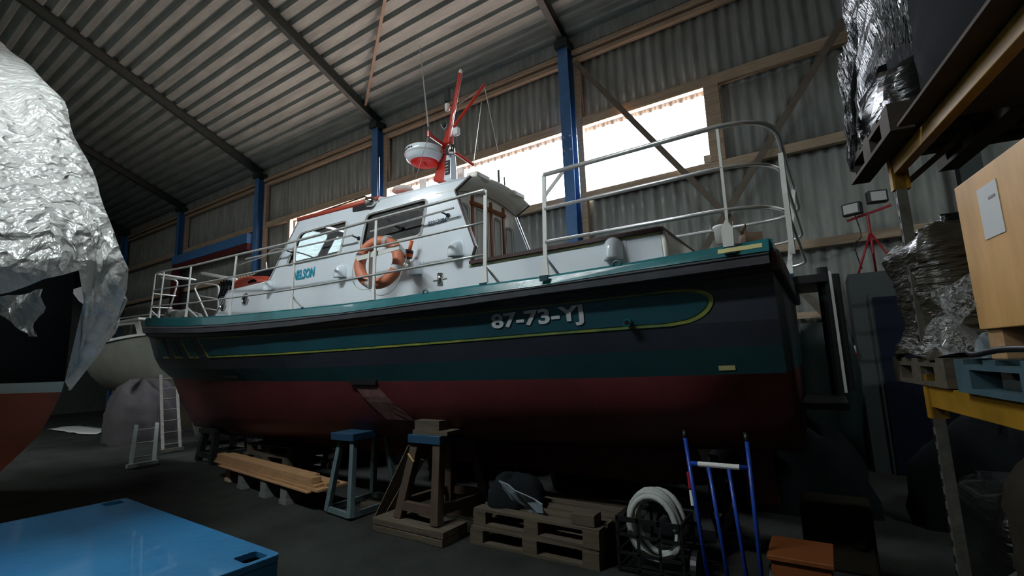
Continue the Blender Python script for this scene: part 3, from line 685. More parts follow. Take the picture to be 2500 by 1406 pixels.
# pennant block, lamps
q = Vector((-3.767, 4.45, 5.065)); MB().box((q.x-.035, q.y-.02, q.z-.09), (q.x+.035, q.y+.02, q.z+.08)).build('black_lamp_shield', 'black', mast)
q = Vector((-3.77, 4.45, 4.894)); MB().lathe([(.02, -.05), (.032, -.04), (.032, .04), (.02, .05)], q, (0, 0, 1), 12).build('navigation_lamp', 'white_plastic', mast, smooth=True)
MB().tube([q, (-3.688, 4.45, 4.866)], .012, 6).build('lamp_bracket', 'mast_red', mast)
q = Vector((-3.831, 4.45, 4.662)); MB().lathe([(.015, -.04), (.035, -.02), (.04, .03)], q, (-.6, -.3, -.5), 12).build('horn', 'dark_steel', mast)
q = Vector((-3.634, 4.45, 4.511)); MB().box((q.x-.04, q.y-.03, q.z-.045), (q.x+.05, q.y+.03, q.z+.05)).build('deck_floodlight', 'white_plastic', mast, bevel=.01)
q = Vector((-3.63, 4.35, 4.24)); MB().lathe([(.035, -.06), (.045, -.04), (.045, .04), (.035, .06)], q, (0, 0, 1), 16).build('stern_lamp', 'chrome', mast, smooth=True)
MB().box((q.x-.08, q.y-.02, q.z-.05), (q.x-.03, q.y+.03, q.z+.05)).build('lamp_box', 'black', mast)
# radar dome
q = Vector((-4.039, 4.3, 4.249)); rr = .25
o = MB().lathe([(rr*.74, -.095), (rr*.9, -.06), (rr*.97, -.02), (rr, .0), (rr, .05), (rr*.96, .07), (rr*.75, .092), (rr*.4, .1), (.01, .103)], q, (0, 0, 1), 40).build('radar_dome', 'gelcoat', mast, smooth=True)
MB().lathe([(rr*.3, -.115), (rr*.68, -.11), (rr*.74, -.084)], q, (0, 0, 1), 40).build('radar_base', 'radar_red', o, smooth=True)
MB().lathe([(rr*.975, -.018), (rr*1.006, -.002), (rr*.955, .0), (rr*.94, -.016)], q, (0, 0, 1), 40).build('dome_seam', 'strap_grey', o)
MB().bar(q+Vector((0, .0, -.12)), m1+Vector((-.05, 0, -.03)), .12, .03).build('radar_bracket', 'mast_red', mast)
tx = text('dome_lettering', 'raymarine', 'black', o, (0, 0, 0), (1, 0, 0), (0, 0, 1), .038, .002, bold=.02, width=.24)
offv = boat.location
for v in tx.data.vertices:      # wrap the word round the dome
    px_, py_, pz_ = v.co + offv; ang = math.radians(222)+px_/(rr*.99); rad = rr+.001+(.002 if py_ < 0 else 0)
    v.co = Vector((q.x+math.cos(ang)*rad, q.y+math.sin(ang)*rad, q.z+.006+pz_)) - offv
# roof fittings at the aft edge
for px_, py_, y_ in ((1, 0, YM-.38), (1, 0, YM+.36)):
    x_, z_ = pE[0]-.02, pE[1]+.03
    o = MB().box((x_-.12, y_-.13, z_), (x_+.03, y_+.13, z_+.07)).build('light_pod', 'cream', boat, bevel=.02)
    MB().box((x_+.028, y_-.09, z_+.012), (x_+.034, y_+.09, z_+.052)).build('lamp_lens', 'white_plastic', o)
x_, z_ = pE[0]-.05, pE[1]+.08
MB().tube([(x_, YM-.0, z_), (x_, YM, z_+.2)], .014, 8).build('aerial_stub', 'dark_steel', boat)
MB().tube([(x_, YM+.12, z_), (x_, YM+.12, z_+.15)], .009, 8).build('aerial_stub', 'black', boat)
MB().lathe([(.045, 0), (.04, .05), (.015, .1)], (x_-.1, YM-.28, z_-.02), (0, 0, 1), 12).build('roof_horn', 'cream', boat, smooth=True)
MB().lathe([(.16, 0), (.14, .05), (.05, .08)], (-4.723, 4.6, 4.008), (0, 0, 1), 20).build('roof_hatch', 'cream', boat, smooth=True)
for q in ((-4.656, 4.9, 4.116), (-3.945, 4.9, 4.104)): MB().box((q[0]-.05, q[1], q[2]-.15), (q[0]+.05, q[1]+.04, q[2]+.16)).build('roof_post', 'cream', boat)
MB().tube([(-4.877, 4.3, 3.851), (-4.883, 4.3, 4.457)], .006, 6).build('whip_aerial', 'steel_rod', boat)

# ---------------------------------------------------------------- guard rails
def foot(o, x, y, z):
    MB().box((x-.035, y-.04, z-.05), (x+.035, y-.02, z-.005)).build('foot_plate', 'teal_side', o)
def stanchion(par, top, base, m='rail_white', wd=.035):
    top = Vector(top); base = Vector(base)
    o = MB().bar(base, top, wd, .012, (0, 1, 0)).build('stanchion', m, par)
    MB().bar(base, base+(top-base)*.15, wd*1.7, .02, (0, 1, 0), w2=wd*1.1).build('socket', 'white_plastic', o)
    foot(o, base.x, base.y, base.z-.0); return o
rail = MB().tube(curve3([(-10.649, 3.878, 3.508), (-9.850, 3.704, 3.426), (-8.266, 3.471, 3.269), (-6.676, 3.359, 3.187), (-5.265, 3.332, 3.136), (-3.827, 3.331, 3.134), (-3.060, 3.332, 3.128), (-2.411, 3.331, 3.127)], 4)+[Vector((-2.400, 3.332, 3.083))], .015, 10)
rail.tube(curve3([(-11.018, 3.973, 3.223), (-10.216, 3.779, 3.145), (-8.157, 3.461, 2.959), (-6.785, 3.364, 2.890), (-5.275, 3.332, 2.862), (-3.843, 3.332, 2.834), (-2.422, 3.332, 2.829)], 4), .012, 8)
rail.tube(curve3([(-11.644, 4.157, 2.976), (-10.213, 3.778, 2.840), (-8.104, 3.455, 2.664), (-6.789, 3.365, 2.598), (-5.288, 3.330, 2.547), (-3.856, 3.330, 2.538), (-2.432, 3.332, 2.535)], 4), .012, 8)
fore = rail.build('fore_guard_rail', 'steel_rod', boat, smooth=True)
for a, c in (((-10.757, 3.905, 3.510), (-11.157, 4.012, 2.700)), ((-9.847, 3.703, 3.418), (-10.041, 3.742, 2.597)), ((-8.266, 3.471, 3.269), (-8.350, 3.481, 2.463)), ((-6.676, 3.359, 3.187), (-6.796, 3.365, 2.355)), ((-5.255, 3.331, 3.134), (-5.299, 3.331, 2.305)), ((-3.821, 3.332, 3.133), (-3.861, 3.332, 2.276)), ((-2.394, 3.332, 3.124), (-2.425, 3.331, 2.285))):
    stanchion(fore, a, c, wd=.035)
for a, c in (((-11.157, 4.012, 2.700), 0), ((-8.350, 3.481, 2.463), 0), ((-5.299, 3.331, 2.305), 0), ((-2.425, 3.331, 2.285), 0), ((-1.821, 3.332, 2.273), 0)):
    a = Vector(a); MB().tube([a+Vector((0, 0, .16)), a+Vector((.06, .14, 0))], .012, 6).build('stay_foot', 'rail_white', fore)
# far side of the bow rail and its return hoops
def far(q, z=None): return Vector((q[0], 2*YC-q[1], q[2] if z is None else z))
bt = Vector((-10.649, 3.878, 3.508))
hoop = MB().tube(arcs([bt, Vector((bt.x-.25, YC, bt.z+.01)), Vector((-13.88, 5.15, 3.995)), Vector((-13.616, 5.45, 3.937)), Vector((-14.08, 5.45, 3.094))], .14), .02, 10)
hoop.tube([(-13.504, 4.9, 3.522), (-13.714, 5.45, 3.546)], .015, 8).tube([(-13.56, 4.9, 3.197), (-13.873, 5.45, 3.245)], .015, 8)
hoop.build('pulpit_hoop', 'rail_white', boat, smooth=True)
hoop = MB().tube(arcs([Vector((-12.315, 5.6, 2.889)), Vector((-13.101, 5.6, 3.704)), Vector((-12.775, 5.6, 3.79)), Vector((-12.088, 5.7, 3.65)), Vector((-12.055, 5.7, 3.021))], .1), .02, 10)
hoop.tube([(-12.795, 5.6, 3.464), (-12.069, 5.7, 3.319)], .015, 8).tube([(-12.506, 5.6, 3.133), (-12.057, 5.7, 3.041)], .015, 8)
hoop.build('far_rail_gate', 'rail_white', boat, smooth=True)
fr_ = MB().tube(curve3([(-11.759, 5.95, 4.136), (-10.777, 6.0, 4.201), (-9.879, 6.05, 4.263), (-6.5, 6.1, 3.15), (-3, 6.1, 3.12), (-1.2, 6.1, 3.08)], 4), .014, 8).build('far_guard_rail', 'rail_white', boat, smooth=True)
for px_, y_ in ((-9.3, 5.95), (-7.4, 6.05), (-5.4, 6.1), (-3.2, 6.1)): stanchion(fr_, (px_, y_, 3.12), (px_, y_, 2.35))
MB().tube([(-10.419, 5.9, 4.017), (-10.182, 5.8, 3.596)], .014, 8).build('far_rail_strut', 'rail_white', boat)
# stern rail round the transom
zt, zm, zl = 3.1, 2.81, 2.52
def loop(z, m0): return arcs([m0, Vector((-.12, 3.28, z-.0)), Vector((-.06, 6.12, z)), Vector((-1.6, 6.1, z-.02))], .42, 8)
b = MB().tube(loop(zt, Vector((-1.765, 3.28, 3.092))), .018, 10).tube(loop(zm, Vector((-1.772, 3.28, 2.805))), .014, 8).tube(loop(zl, Vector((-1.779, 3.28, 2.531))), .014, 8)
aft = b.build('stern_guard_rail', 'steel_rod', boat, smooth=True)
stanchion(aft, (-1.765, 3.28, 3.092), (-1.793, 3.28, 2.263)); stanchion(aft, (-0.441, 3.28, 3.079), (-0.44, 3.28, 2.276), wd=.018)
a, c = Vector((-1.59, 3.28, 3.079)), Vector((-1.766, 3.28, 2.914)); MB().bar(a, c, .03, .01, (0, 1, 0)).build('corner_brace', 'galvanised', aft)
q = Vector((-0.443, 3.28, 2.288)); MB().poly([[(q.x-.03, q.z-.05), (q.x+.03, q.z-.05), (q.x+.035, q.z+.1), (q.x, q.z+.17), (q.x-.035, q.z+.1)]], lambda u, v, w: Vector((u, 3.25+w, v)), 0, .02).build('stanchion_socket', 'rail_white', aft)
MB().poly([[(3.42, 2.2), (3.62, 2.28), (3.64, 2.9), (3.5, 2.9), (3.42, 2.6)]], lambda u, v, w: Vector((-.12+w, u, v)), 0, .03).build('stern_board', 'rail_white', aft)
stanchion(aft, (-.08, 5.0, zt), (-.2, 5.0, 2.3)); stanchion(aft, (-1.5, 6.1, zt), (-1.5, 6.1, 2.3))
# fairlead rings on the toe rail
for q in ((-6.991, 3.344, 2.318), (-5.009, 3.301, 2.268), (-3.094, 3.302, 2.260), (-1.206, 3.301, 2.263)):
    q = Vector(q); b = MB().tube([q+Vector((.032*math.cos(t_*math.pi/6), -.01, .032*math.sin(t_*math.pi/6))) for t_ in range(12)], .007, 6, closed=True)
    o = b.build('rope_ring', 'teal', boat, smooth=True); MB().box((q.x-.03, q.y-.01, q.z-.05), (q.x+.035, q.y+.01, q.z-.025)).build('ring_plate', 'teal', o)
b = MB(); b.grid([[hp(1, .05, -.25-.05*i, .085) for i in range(6)], [hp(1, .3, -.25-.05*i, .09) for i in range(6)]]); b.build('masking_tape', 'tape', boat, solid=.004)
# bow deck gear
q = Vector((-11.838, 4.7, 2.845)); o = MB().box((q.x-.22, q.y-.12, q.z-.14), (q.x+.35, q.y+.12, q.z+.08)).build('anchor_windlass', 'grey_wood', boat, bevel=.03)
MB().lathe([(.09, -.16), (.06, -.1), (.06, .1), (.09, .16)], q+Vector((.1, 0, .06)), (0, 1, 0), 16).build('windlass_drum', 'galvanised', o, smooth=True)
q = Vector((-11.456, 4.9, 2.844)); MB().poly([[(q.x-.4, q.z-.1), (q.x+.45, q.z-.1), (q.x+.3, q.z-.0), (q.x-.35, q.z+.14)]], lambda u, v, w: Vector((u, 4.9+w, v)), -.04, .04).build('bow_chock', 'galvanised', boat)
# dark gear on the transom
for px_, nm, m_, r_ in ((1922, 'stern_pile', 'black', .05), (1947, 'white_pipe', 'white_plastic', .03), (1968, 'stern_pile', 'black', .06)):
    a = Vector((.05+(px_-1922)*.002, 5.2+(px_-1922)*.012, 2.35)); MB().tube([a, a+Vector((.0, 0, -1.15))], r_, 12).build(nm, m_, boat)
MB().box((-.2, 5.0, 2.2), (.08, 5.9, 2.27)).build('stern_bracket', 'black', boat)
MB().box((-.2, 4.4, 1.15), (.1, 5.4, 1.2)).build('swim_platform', 'black', boat)
# ================================================================ THINGS ON THE BOAT
# life ring
q = Vector((-3.935, 3.47, 2.706)); t = thing('life_ring', q, 'orange life ring with grey bands hanging on the boat rail below the cabin window', 'life ring')
nrm = Vector((math.sin(R(15)), -math.cos(R(15)), .12)).normalized(); ux = Vector((0, 0, 1)).cross(nrm).normalized(); uy = nrm.cross(ux)
def tor(b, Rm, r, a0, a1, n=40, k=14, sq=1.0, cl=False):
    rows = []
    for i in range(n+1):
        a = a0+(a1-a0)*i/n; d = ux*math.cos(a)+uy*math.sin(a)
        rows.append([q+d*(Rm+r*math.cos(2*math.pi*j/k))+nrm*(r*sq*math.sin(2*math.pi*j/k)) for j in range(k)])
    b.grid(rows, closed=True); return b
tor(MB(), .24, .062, 0, 2*math.pi, 48).build('ring_body', 'ring_orange', t, smooth=True)
for k in range(4):
    a = R(70)+k*math.pi/2; tor(MB(), .24, .065, a-.1, a+.1, 4).build('strap', 'strap_grey', t, smooth=True)
pts = []
for k in range(33):
    a = R(70)+2*math.pi*k/32; d = ux*math.cos(a)+uy*math.sin(a); sag = abs(math.sin(2*(a-R(70))))
    pts.append(q+d*(.31+.03*sag)+Vector((0, -.0, -.05*sag))+nrm*.0)
MB().tube(pts, .005, 6).build('grab_line', 'strap_grey', t, smooth=True)
# its bracket belongs to the boat
a = Vector((-3.859, 3.33, 2.761)); b = MB()
b.bar(Vector((-4.195, 3.36, 2.754)), Vector((-3.509, 3.36, 2.785)), .012, .05).bar(Vector((-3.509, 3.36, 2.785)), Vector((-3.666, 3.6, 2.787)), .012, .05)
b.bar(Vector((-3.939, 3.36, 2.801)), Vector((-3.946, 3.36, 2.413)), .012, .05, (0, 1, 0))
b.build('ring_bracket', 'rail_white', boat)
# light float beside the ring
a = Vector((-3.707, 3.74, 2.962)); c = Vector((-3.797, 3.74, 2.728)); m_ = a*.4+c*.6
t = thing('rescue_light', c, 'orange and black rescue light clipped to the cabin side right of the life ring', 'rescue light')
MB().tube([a, m_], .02, 10).build('staff', 'orange_plastic', t, smooth=True)
o = MB().lathe([(.03, -.06), (.05, -.05), (.05, .03), (.035, .045)], m_, (a-c), 14).build('float_collar', 'black', t)
MB().lathe([(.052, -.035), (.052, .005)], m_, (a-c), 14).build('collar_band', 'orange_plastic', o)
MB().tube([c+(c-a)*.05, c+(m_-c)*.2, m_+(c-m_)*.5], .035, 12).build('lamp_lens', 'white_plastic', t, smooth=True)
# ropes on the far bow rail
base = Vector((-11.274, 5.6, 3.373)); t = thing('rope_coil', base, 'tan and dark ropes hung in bunches over the far bow rail', 'rope')
for k in range(14):
    x = base.x-.5+k*.13; z = base.z+.32; ln = .3+.35*random.random(); pts = []
    for j in range(13):
        a = math.pi*2*j/12; pts.append((x+.06*math.sin(a)+.03*random.random(), base.y+.05*math.cos(a*1.3), z-ln*.5+ln*.5*math.cos(a)))
    MB().tube(curve3(pts, 3), .022, 7).build('rope_bunch', 'rope' if k > 4 else 'cloth_dark', t, smooth=True)
a, c = Vector((-11.813, 5.2, 3.848)), Vector((-10.296, 5.2, 3.509)); o = MB().tube([a, c], .035, 10).build('boom_pole', 'white_plastic', smooth=True); origin(o, a)
tag(o, 'short white pole lying over the bow beside the hanging ropes', 'pole')
a = Vector((-8.058, 4.4, 3.07)); o = MB().grid([[a+Vector((.5*math.cos(i*math.pi/8)*sc, -.2+.25*j, .16*math.sin(i*math.pi/8)*sc-.05)) for i in range(9)] for j, sc in enumerate((.8, 1, 1, .8))]).build('red_cushion', 'roof_red', smooth=True, solid=.03)
origin(o, a+Vector((0, 0, -.05))); tag(o, 'red rounded cushion lying in front of the boat windscreen', 'cushion')
a = Vector((-8.035, 4.6, 3.164)); b = MB()
for k in range(5): b.tube(curve3([a+Vector((-.3+.1*k, -.2, -.03)), a+Vector((-.2+.1*k, 0, .1+.03*(k % 2))), a+Vector((-.05+.08*k, .25, -.02))], 4), .05, 7)
o = b.build('dark_canvas', 'cloth_dark', smooth=True); origin(o, a); tag(o, 'dark crumpled canvas heaped behind the red cushion', 'canvas')
# stern deck: bucket and carton
q = Vector((-0.605, 4.2, 2.515)); t = thing('paint_bucket', q, 'white bucket with a lid standing on the boat stern deck', 'bucket')
MB().lathe([(.06, 0), (.07, .13), (.075, .135), (.075, .15), (.068, .155)], q+Vector((0, 0, -.02)), (0, 0, 1), 24).build('bucket_body', 'white_plastic', t, smooth=True)
MB().tube([q+Vector((.09*math.cos(k*math.pi/8), -.03, .15-.09*math.sin(k*math.pi/8))) for k in range(9)], .004, 6).build('handle', 'galvanised', t)
q = Vector((-0.425, 4.4, 2.53)); t = thing('cardboard_box', q, 'open brown cardboard box leaning at the boat stern', 'box')
MB().box((q.x-.07, q.y-.07, q.z-.02), (q.x+.07, q.y+.07, q.z+.06), ang=.5).build('carton', 'cardboard', t)
MB().bar(q+Vector((-.06, -.06, .06)), q+Vector((-.02, -.04, .13)), .006, .1, (0, 1, 0)).build('flap', 'cardboard', t)

# ================================================================ UNDER THE BOAT
def trestle(name, bl, tl, ztop, label, m, mtop, wd=.09, rail=.12, cap=.08, foot=False):
    """bl: four feet, tl: four leg tops"""
    c = sum((Vector(p) for p in bl), Vector())/4; t = thing(name, (c.x, c.y, bl[0][2]), label, 'trestle', 'boat trestles')
    for p, q in zip(bl, tl): MB().bar(p, q, wd, wd, (0, 1, 0)).build('leg', m, t, bevel=.004)
    for i in range(4):
        a, d = Vector(bl[i]), Vector(bl[(i+1) % 4]); up = Vector((0, 0, rail))
        MB().bar(a+up, d+up, wd*.6, wd*.9).build('cross_rail', m, t)
    xs = [p[0] for p in tl]; ys = [p[1] for p in tl]; z = tl[0][2]
    MB().box((min(xs)-.06, min(ys)-.06, z), (max(xs)+.06, max(ys)+.06, z+cap)).build('head', mtop, t, bevel=.006)
    return t
z0 = .13
trestle('timber_trestle', [(-3.68, 3.53, z0), (-3.17, 3.5, z0), (-3.1, 4.2, z0), (-3.62, 4.22, z0)], [(-3.5, 3.6, .84), (-3.2, 3.58, .84), (-3.2, 4.1, .84), (-3.5, 4.1, .84)], .84,
        'brown timber trestle with a blue head, standing on plywood boards', 'trestle_brown', 'trestle_blue')
for k in range(2):
    o = MB().box((-3.93, 3.4, .001+k*.065), (-3.0, 3.74, .06+k*.065), ang=-.03+.015*k).build('base_board', 'old_timber', bevel=.004); origin(o, (-3.5, 3.9, .001+k*.065))
    tag(o, ('lower', 'upper')[k]+' worn plywood board under the brown trestle', 'board', 'boards under the brown trestle')
o = MB().box((-3.53, 3.56, .921), (-3.08, 4.1, .96)).build('packing_board', 'old_timber'); origin(o, (-3.3, 3.8, .921)); tag(o, 'thin board on the blue head of the brown trestle', 'board')
o = MB().box((-3.52, 3.58, .961), (-3.2, 3.9, 1.05)).build('packing_block', 'old_timber'); origin(o, (-3.3, 3.8, .961)); tag(o, 'wooden block packed between the brown trestle and the hull', 'block')
o = MB().tube([(-3.57, 3.54, .73), (-3.49, 3.535, .66)], .013, 6).build('yellow_strap', 'rack_yellow'); o.parent = None
origin(o, (-3.5, 3.53, .6)); tag(o, 'yellow strap end tied round the left leg of the brown trestle', 'strap')
o = MB().box((-3.85, 4.1, .001), (-2.95, 4.35, .125)).build('base_board', 'old_timber', bevel=.004); origin(o, (-3.5, 4.2, .001)); tag(o, 'thick board under the back legs of the brown trestle', 'board')
trestle('timber_trestle', [(-4.84, 3.56, 0.03), (-4.38, 3.5, 0.03), (-4.38, 4.15, 0.03), (-4.84, 4.2, .03)], [(-4.7, 3.62, .8), (-4.44, 3.58, .8), (-4.44, 4.05, .8), (-4.7, 4.1, .8)], .8,
        'grey painted trestle with a blue head, left of the brown one', 'trestle_grey', 'trestle_blue', wd=.06, rail=.02)
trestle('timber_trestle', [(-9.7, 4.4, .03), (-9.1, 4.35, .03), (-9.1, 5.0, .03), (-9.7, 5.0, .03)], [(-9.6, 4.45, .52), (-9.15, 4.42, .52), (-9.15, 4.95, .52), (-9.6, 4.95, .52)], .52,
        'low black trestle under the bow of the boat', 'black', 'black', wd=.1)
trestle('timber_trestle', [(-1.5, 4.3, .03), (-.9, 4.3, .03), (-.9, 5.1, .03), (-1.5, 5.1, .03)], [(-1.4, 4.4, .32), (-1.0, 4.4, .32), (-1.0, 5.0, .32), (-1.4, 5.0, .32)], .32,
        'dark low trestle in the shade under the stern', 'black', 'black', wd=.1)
for k, (x, ln) in enumerate(((-3.98, .75), (-3.9, .62), (-4.05, .55))):
    o = MB().bar((x-.12, 3.62+.05*k, .02), (x+.22, 3.78+.05*k, ln), .09, .02, (1, -.4, 0)).build('loose_plank', 'old_timber'); origin(o, (x-.12, 3.62+.05*k, .0))
    tag(o, ('longest', 'middle', 'shortest')[k]+' loose dark plank leaning left of the brown trestle', 'plank', 'planks leaning on the trestle')
o = MB().box((-4.75, 3.95, .0), (-3.95, 4.15, .03), ang=.05).build('loose_plank', 'old_timber'); tag(o, 'flat plank lying on the floor between the two trestles', 'plank')
# pallets
def pallet(loc, label, w=1.2, d=.8, ang=0, grp='wooden pallets', m='old_timber'):
    t = thing('wooden_pallet', (0, 0, 0), label, 'pallet', grp)
    for k in range(5):
        y = -d/2+.07+k*(d-.14)/4; MB().box((-w/2, y-.06, .122), (w/2, y+.06, .144)).build('deck_board', m, t)
    for x in (-w/2+.07, 0, w/2-.07):
        MB().box((x-.07, -d/2, .1), (x+.07, d/2, .122)).build('stringer', m, t)
        for y in (-d/2+.05, 0, d/2-.05): MB().box((x-.07, y-.05, .022), (x+.07, y+.05, .1)).build('block', m, t)
    for y in (-d/2+.05, 0, d/2-.05): MB().box((-w/2, y-.05, 0), (w/2, y+.05, .022)).build('bottom_board', m, t)
    t.location = loc; t.rotation_euler = (0, 0, ang); return t
pl = pallet((-2.24, 4.0, .001), 'lower wooden pallet of the stack right of the brown trestle', 1.24)
o = dup(pl, (-2.22, 4.02, .147), 'upper wooden pallet of the stack, under the dark cloths')
o.rotation_euler.z = -.03
o = MB().box((-1.86, 3.64, .293), (-1.66, 3.78, .38)).build('wood_block', 'old_timber', bevel=.004); origin(o, (-1.76, 3.7, .293)); tag(o, 'square wooden block on the right end of the pallet stack', 'block')
# cloths
def heap(name, c, r, h, m, label, seed, n=18, cat='cloth'):
    rnd = random.Random(seed); rows = []
    for i in range(n):
        v = i/(n-1); row = []
        for j in range(28):
            a = 2*math.pi*j/28; q_ = 1+.16*math.sin(3*a+seed)+.1*math.sin(7*a+seed*2+5*v)+.05*(rnd.random()-.5)
            rr_ = r*q_*math.cos(v*math.pi/2)**.6; hh = h*math.sin(v*math.pi/2)*(1+.12*math.sin(5*a+seed+v*6))
            row.append(Vector((c[0]+rr_*math.cos(a), c[1]+rr_*.75*math.sin(a), c[2]+hh)))
        rows.append(row)
    o = MB().grid(rows, closed=True).build(name, m, smooth=True); origin(o, c); return tag(o, label, cat)
heap('dark_cloth', (-2.6, 3.95, .293), .28, .24, 'cloth_dark', 'heap of dark cloth on the left half of the pallet stack', 1)
c_ = Vector((-2.42, 3.7, .42)); rows = [[c_+Vector((-.18+.09*i, .03*j+.02*math.sin(i*2+j), .12-.05*j-.03*i+.025*math.sin(i*3.1+j*2))) for i in range(6)] for j in range(5)]
o = MB().grid(rows).build('pale_rag', 'cloth_pale', solid=.01); origin(o, c_); tag(o, 'pale grey-blue rag lying over the dark cloth heap', 'rag')
# lumber
ux_ = Vector((-4.9+8.0, 3.58-3.98, 0)).normalized(); uy_ = Vector((-ux_.y, ux_.x, 0)); l0 = Vector((-8.0, 3.85, 0))
def plank(s0, s1, t0, t1, z0_, z1_, label, m='fresh_timber', nm='timber_plank'):
    vs = [l0+ux_*s+uy_*t_+Vector((0, 0, z)) for z in (z0_, z1_) for s, t_ in ((s0, t0), (s1, t0), (s1, t1), (s0, t1))]
    o = MB().add(vs, [(0,3,2,1),(4,5,6,7),(0,1,5,4),(1,2,6,5),(2,3,7,6),(3,0,4,7)]).build(nm, m, bevel=.003); origin(o, vs[0]); return tag(o, label, 'plank', 'fresh planks stacked under the bow')
plank(.3, 3.0, -.04, .1, .215, .235, 'thin bottom board sticking out at the front of the lumber stack')
plank(.2, 2.85, .12, .26, .215, .235, 'thin bottom board in the middle of the lumber stack')
plank(.1, 2.9, .28, .42, .215, .235, 'thin bottom board at the back of the lumber stack')
plank(0, 3.15, .0, .2, .237, .265, 'wide board in the second layer, front of the lumber stack')
plank(0, 3.12, .21, .4, .237, .265, 'wide board in the second layer, back of the lumber stack')
plank(.0, 3.05, .02, .13, .267, .298, 'narrow plank in the third layer, front of the lumber stack')
plank(.02, 3.1, .14, .3, .267, .298, 'plank in the third layer, back of the lumber stack')
plank(.05, 2.98, .02, .14, .3, .365, 'thick squared beam on top of the lumber stack, front')
plank(.02, 2.7, .15, .27, .3, .34, 'squared beam on top of the lumber stack, back')
def blockc(s, t_, label, m='grey_wood', sz=(.16, .3, .21)):
    p = l0+ux_*s+uy_*t_; o = MB().box((p.x, p.y, .001), (p.x+sz[0], p.y+sz[1], sz[2]), ang=-.12).box((p.x-.01, p.y-.01, .0), (p.x+sz[0]+.01, p.y+sz[1]+.01, .05), ang=-.12).build('support_block', m)
    origin(o, (p.x, p.y, 0)); return tag(o, label, 'block', 'blocks under the lumber stack')
blockc(1.0, -.02, 'grey concrete block under the left half of the lumber stack'); blockc(1.75, -.03, 'grey concrete block under the middle of the lumber stack'); blockc(2.3, -.02, 'grey concrete block near the right end of the lumber stack')
blockc(.35, .05, 'timber block under the far left end of the lumber stack', 'timber')
p2 = dup(pl, (-7.55, 4.75, .001), 'lower wooden pallet behind the lumber stack'); p3 = dup(pl, (-7.5, 4.75, .147), 'middle wooden pallet behind the lumber stack'); p4 = dup(pl, (-7.45, 4.78, .293), 'top wooden pallet behind the lumber stack')
for k in range(3):
    o = MB().box((-7.6+.1*k, 4.6+.13*k, .438+.0*k), (-5.9+.15*k, 4.7+.13*k, .46)).build('timber_plank', 'old_timber'); origin(o, (-7.6+.1*k, 4.6+.13*k, .438))
    tag(o, ('nearest', 'middle', 'farthest')[k]+' old plank lying on the pallets behind the lumber stack', 'plank', 'old planks on the back pallets')
# ladders
def ladder(a, c, wv, n, label, m='aluminium', foot=True, fl=.16, r=.02):
    a, c, wv = Vector(a), Vector(c), Vector(wv); t = thing('ladder', (a.x, a.y, 0), label, 'ladder', 'ladders under the bow')
    for s_ in (0, 1): MB().bar(a+wv*s_, c+wv*s_, .025, .06, wv).build('stile', m, t)
    for k in range(n):
        p = a+(c-a)*((k+.6)/n); MB().tube([p, p+wv], .014, 6).build('rung', m, t)
    if foot: MB().bar(a-wv*fl+Vector((0, 0, .03)), a+wv*(1+fl)+Vector((0, 0, .03)), .07, .06).build('foot_bar', m, t)
    return t
ladder((-10.155, 3.54, 0.03), (-11.21, 3.95, 0.639), Vector((-10.17, 3.886, 0.03))-Vector((-10.155, 3.54, 0.03)), 3, 'short aluminium step ladder with a wide foot bar, left of the tall ladder')
ladder((-11.373, 4.488, 0.03), (-12.809, 4.9, 1.572), Vector((-11.393, 4.811, 0.03))-Vector((-11.373, 4.488, 0.03)), 7, 'tall dull metal ladder standing below the boat bow', m='upright_grey')
# hose and trolley
q = Vector((-1.25, 3.85, 0)); t = thing('wire_crate', q, 'black open crate holding the white hose', 'crate')
for z in (.03, .14, .27, .38):
    b = MB(); pts = [q+Vector((sx*.24, sy*.17, z)) for sx, sy in ((-1, -1), (1, -1), (1, 1), (-1, 1))]
    for i in range(4): b.bar(pts[i], pts[(i+1) % 4], .015, .035 if z > .3 else .02)
    b.build('crate_rail', 'black', t)
for sx in (-1, -.33, .33, 1):
    for sy in (-1, 1): MB().bar(q+Vector((sx*.24, sy*.17, 0)), q+Vector((sx*.24, sy*.17, .4)), .02, .015).build('crate_post', 'black', t)
MB().box((q.x-.24, q.y-.17, .0), (q.x+.24, q.y+.17, .02)).build('crate_floor', 'black', t)
t = thing('hose_coil', q+Vector((0, 0, .02)), 'white ribbed hose coiled upright in the black crate', 'hose')
pts = []
for k in range(5*20+1):
    a = 2*math.pi*k/20; s = k/100; pts.append(q+Vector((.19*math.cos(a)-.0+.02*math.sin(s*9), -.1+.2*s+.02*math.sin(a*.5), .31+(.24-.02*math.sin(s*7))*math.sin(a))))
MB().tube(pts, .024, 10).build('hose', 'hose_white', t, smooth=True)
t = thing('sack_truck', (-.72, 3.62, 0), 'blue tubular sack truck leaning under the boat stern', 'sack truck')
def tr(x, z, y=None): return Vector((x, 3.64 if y is None else y, z))
xl, xr = -.93, -.52; xl2, xr2 = -.86, -.5
for a, c in (((xl, 1.0), (xl2+.03, .12)), ((xr, 1.0), (xr2, .12))): MB().tube([tr(*a, 3.7), tr(*c, 3.58)], .014, 10).build('side_tube', 'sack_blue', t, smooth=True)
for f_ in (.36, .68):
    MB().tube([tr(xl+(xr-xl)*f_, .83, 3.68), tr(xl2+.03+(xr2-xl2)*f_, .12, 3.58)], .013, 10).build('middle_tube', 'sack_blue', t, smooth=True)
o = MB().tube([tr(xl+.02, .83, 3.68), tr(xr, .83, 3.68)], .017, 10).build('cross_tube', 'sack_blue', t, smooth=True)
MB().tube([tr(xl+.08, .83, 3.68), tr(xr-.06, .83, 3.68)], .0185, 10).build('white_label', 'white_plastic', o)
for sx, x in (('l', xl), ('r', xr)): MB().tube([tr(x, 1.0, 3.7), tr(x-.01, 1.06, 3.74)], .017, 8).build('hand_grip', 'black', t, smooth=True)
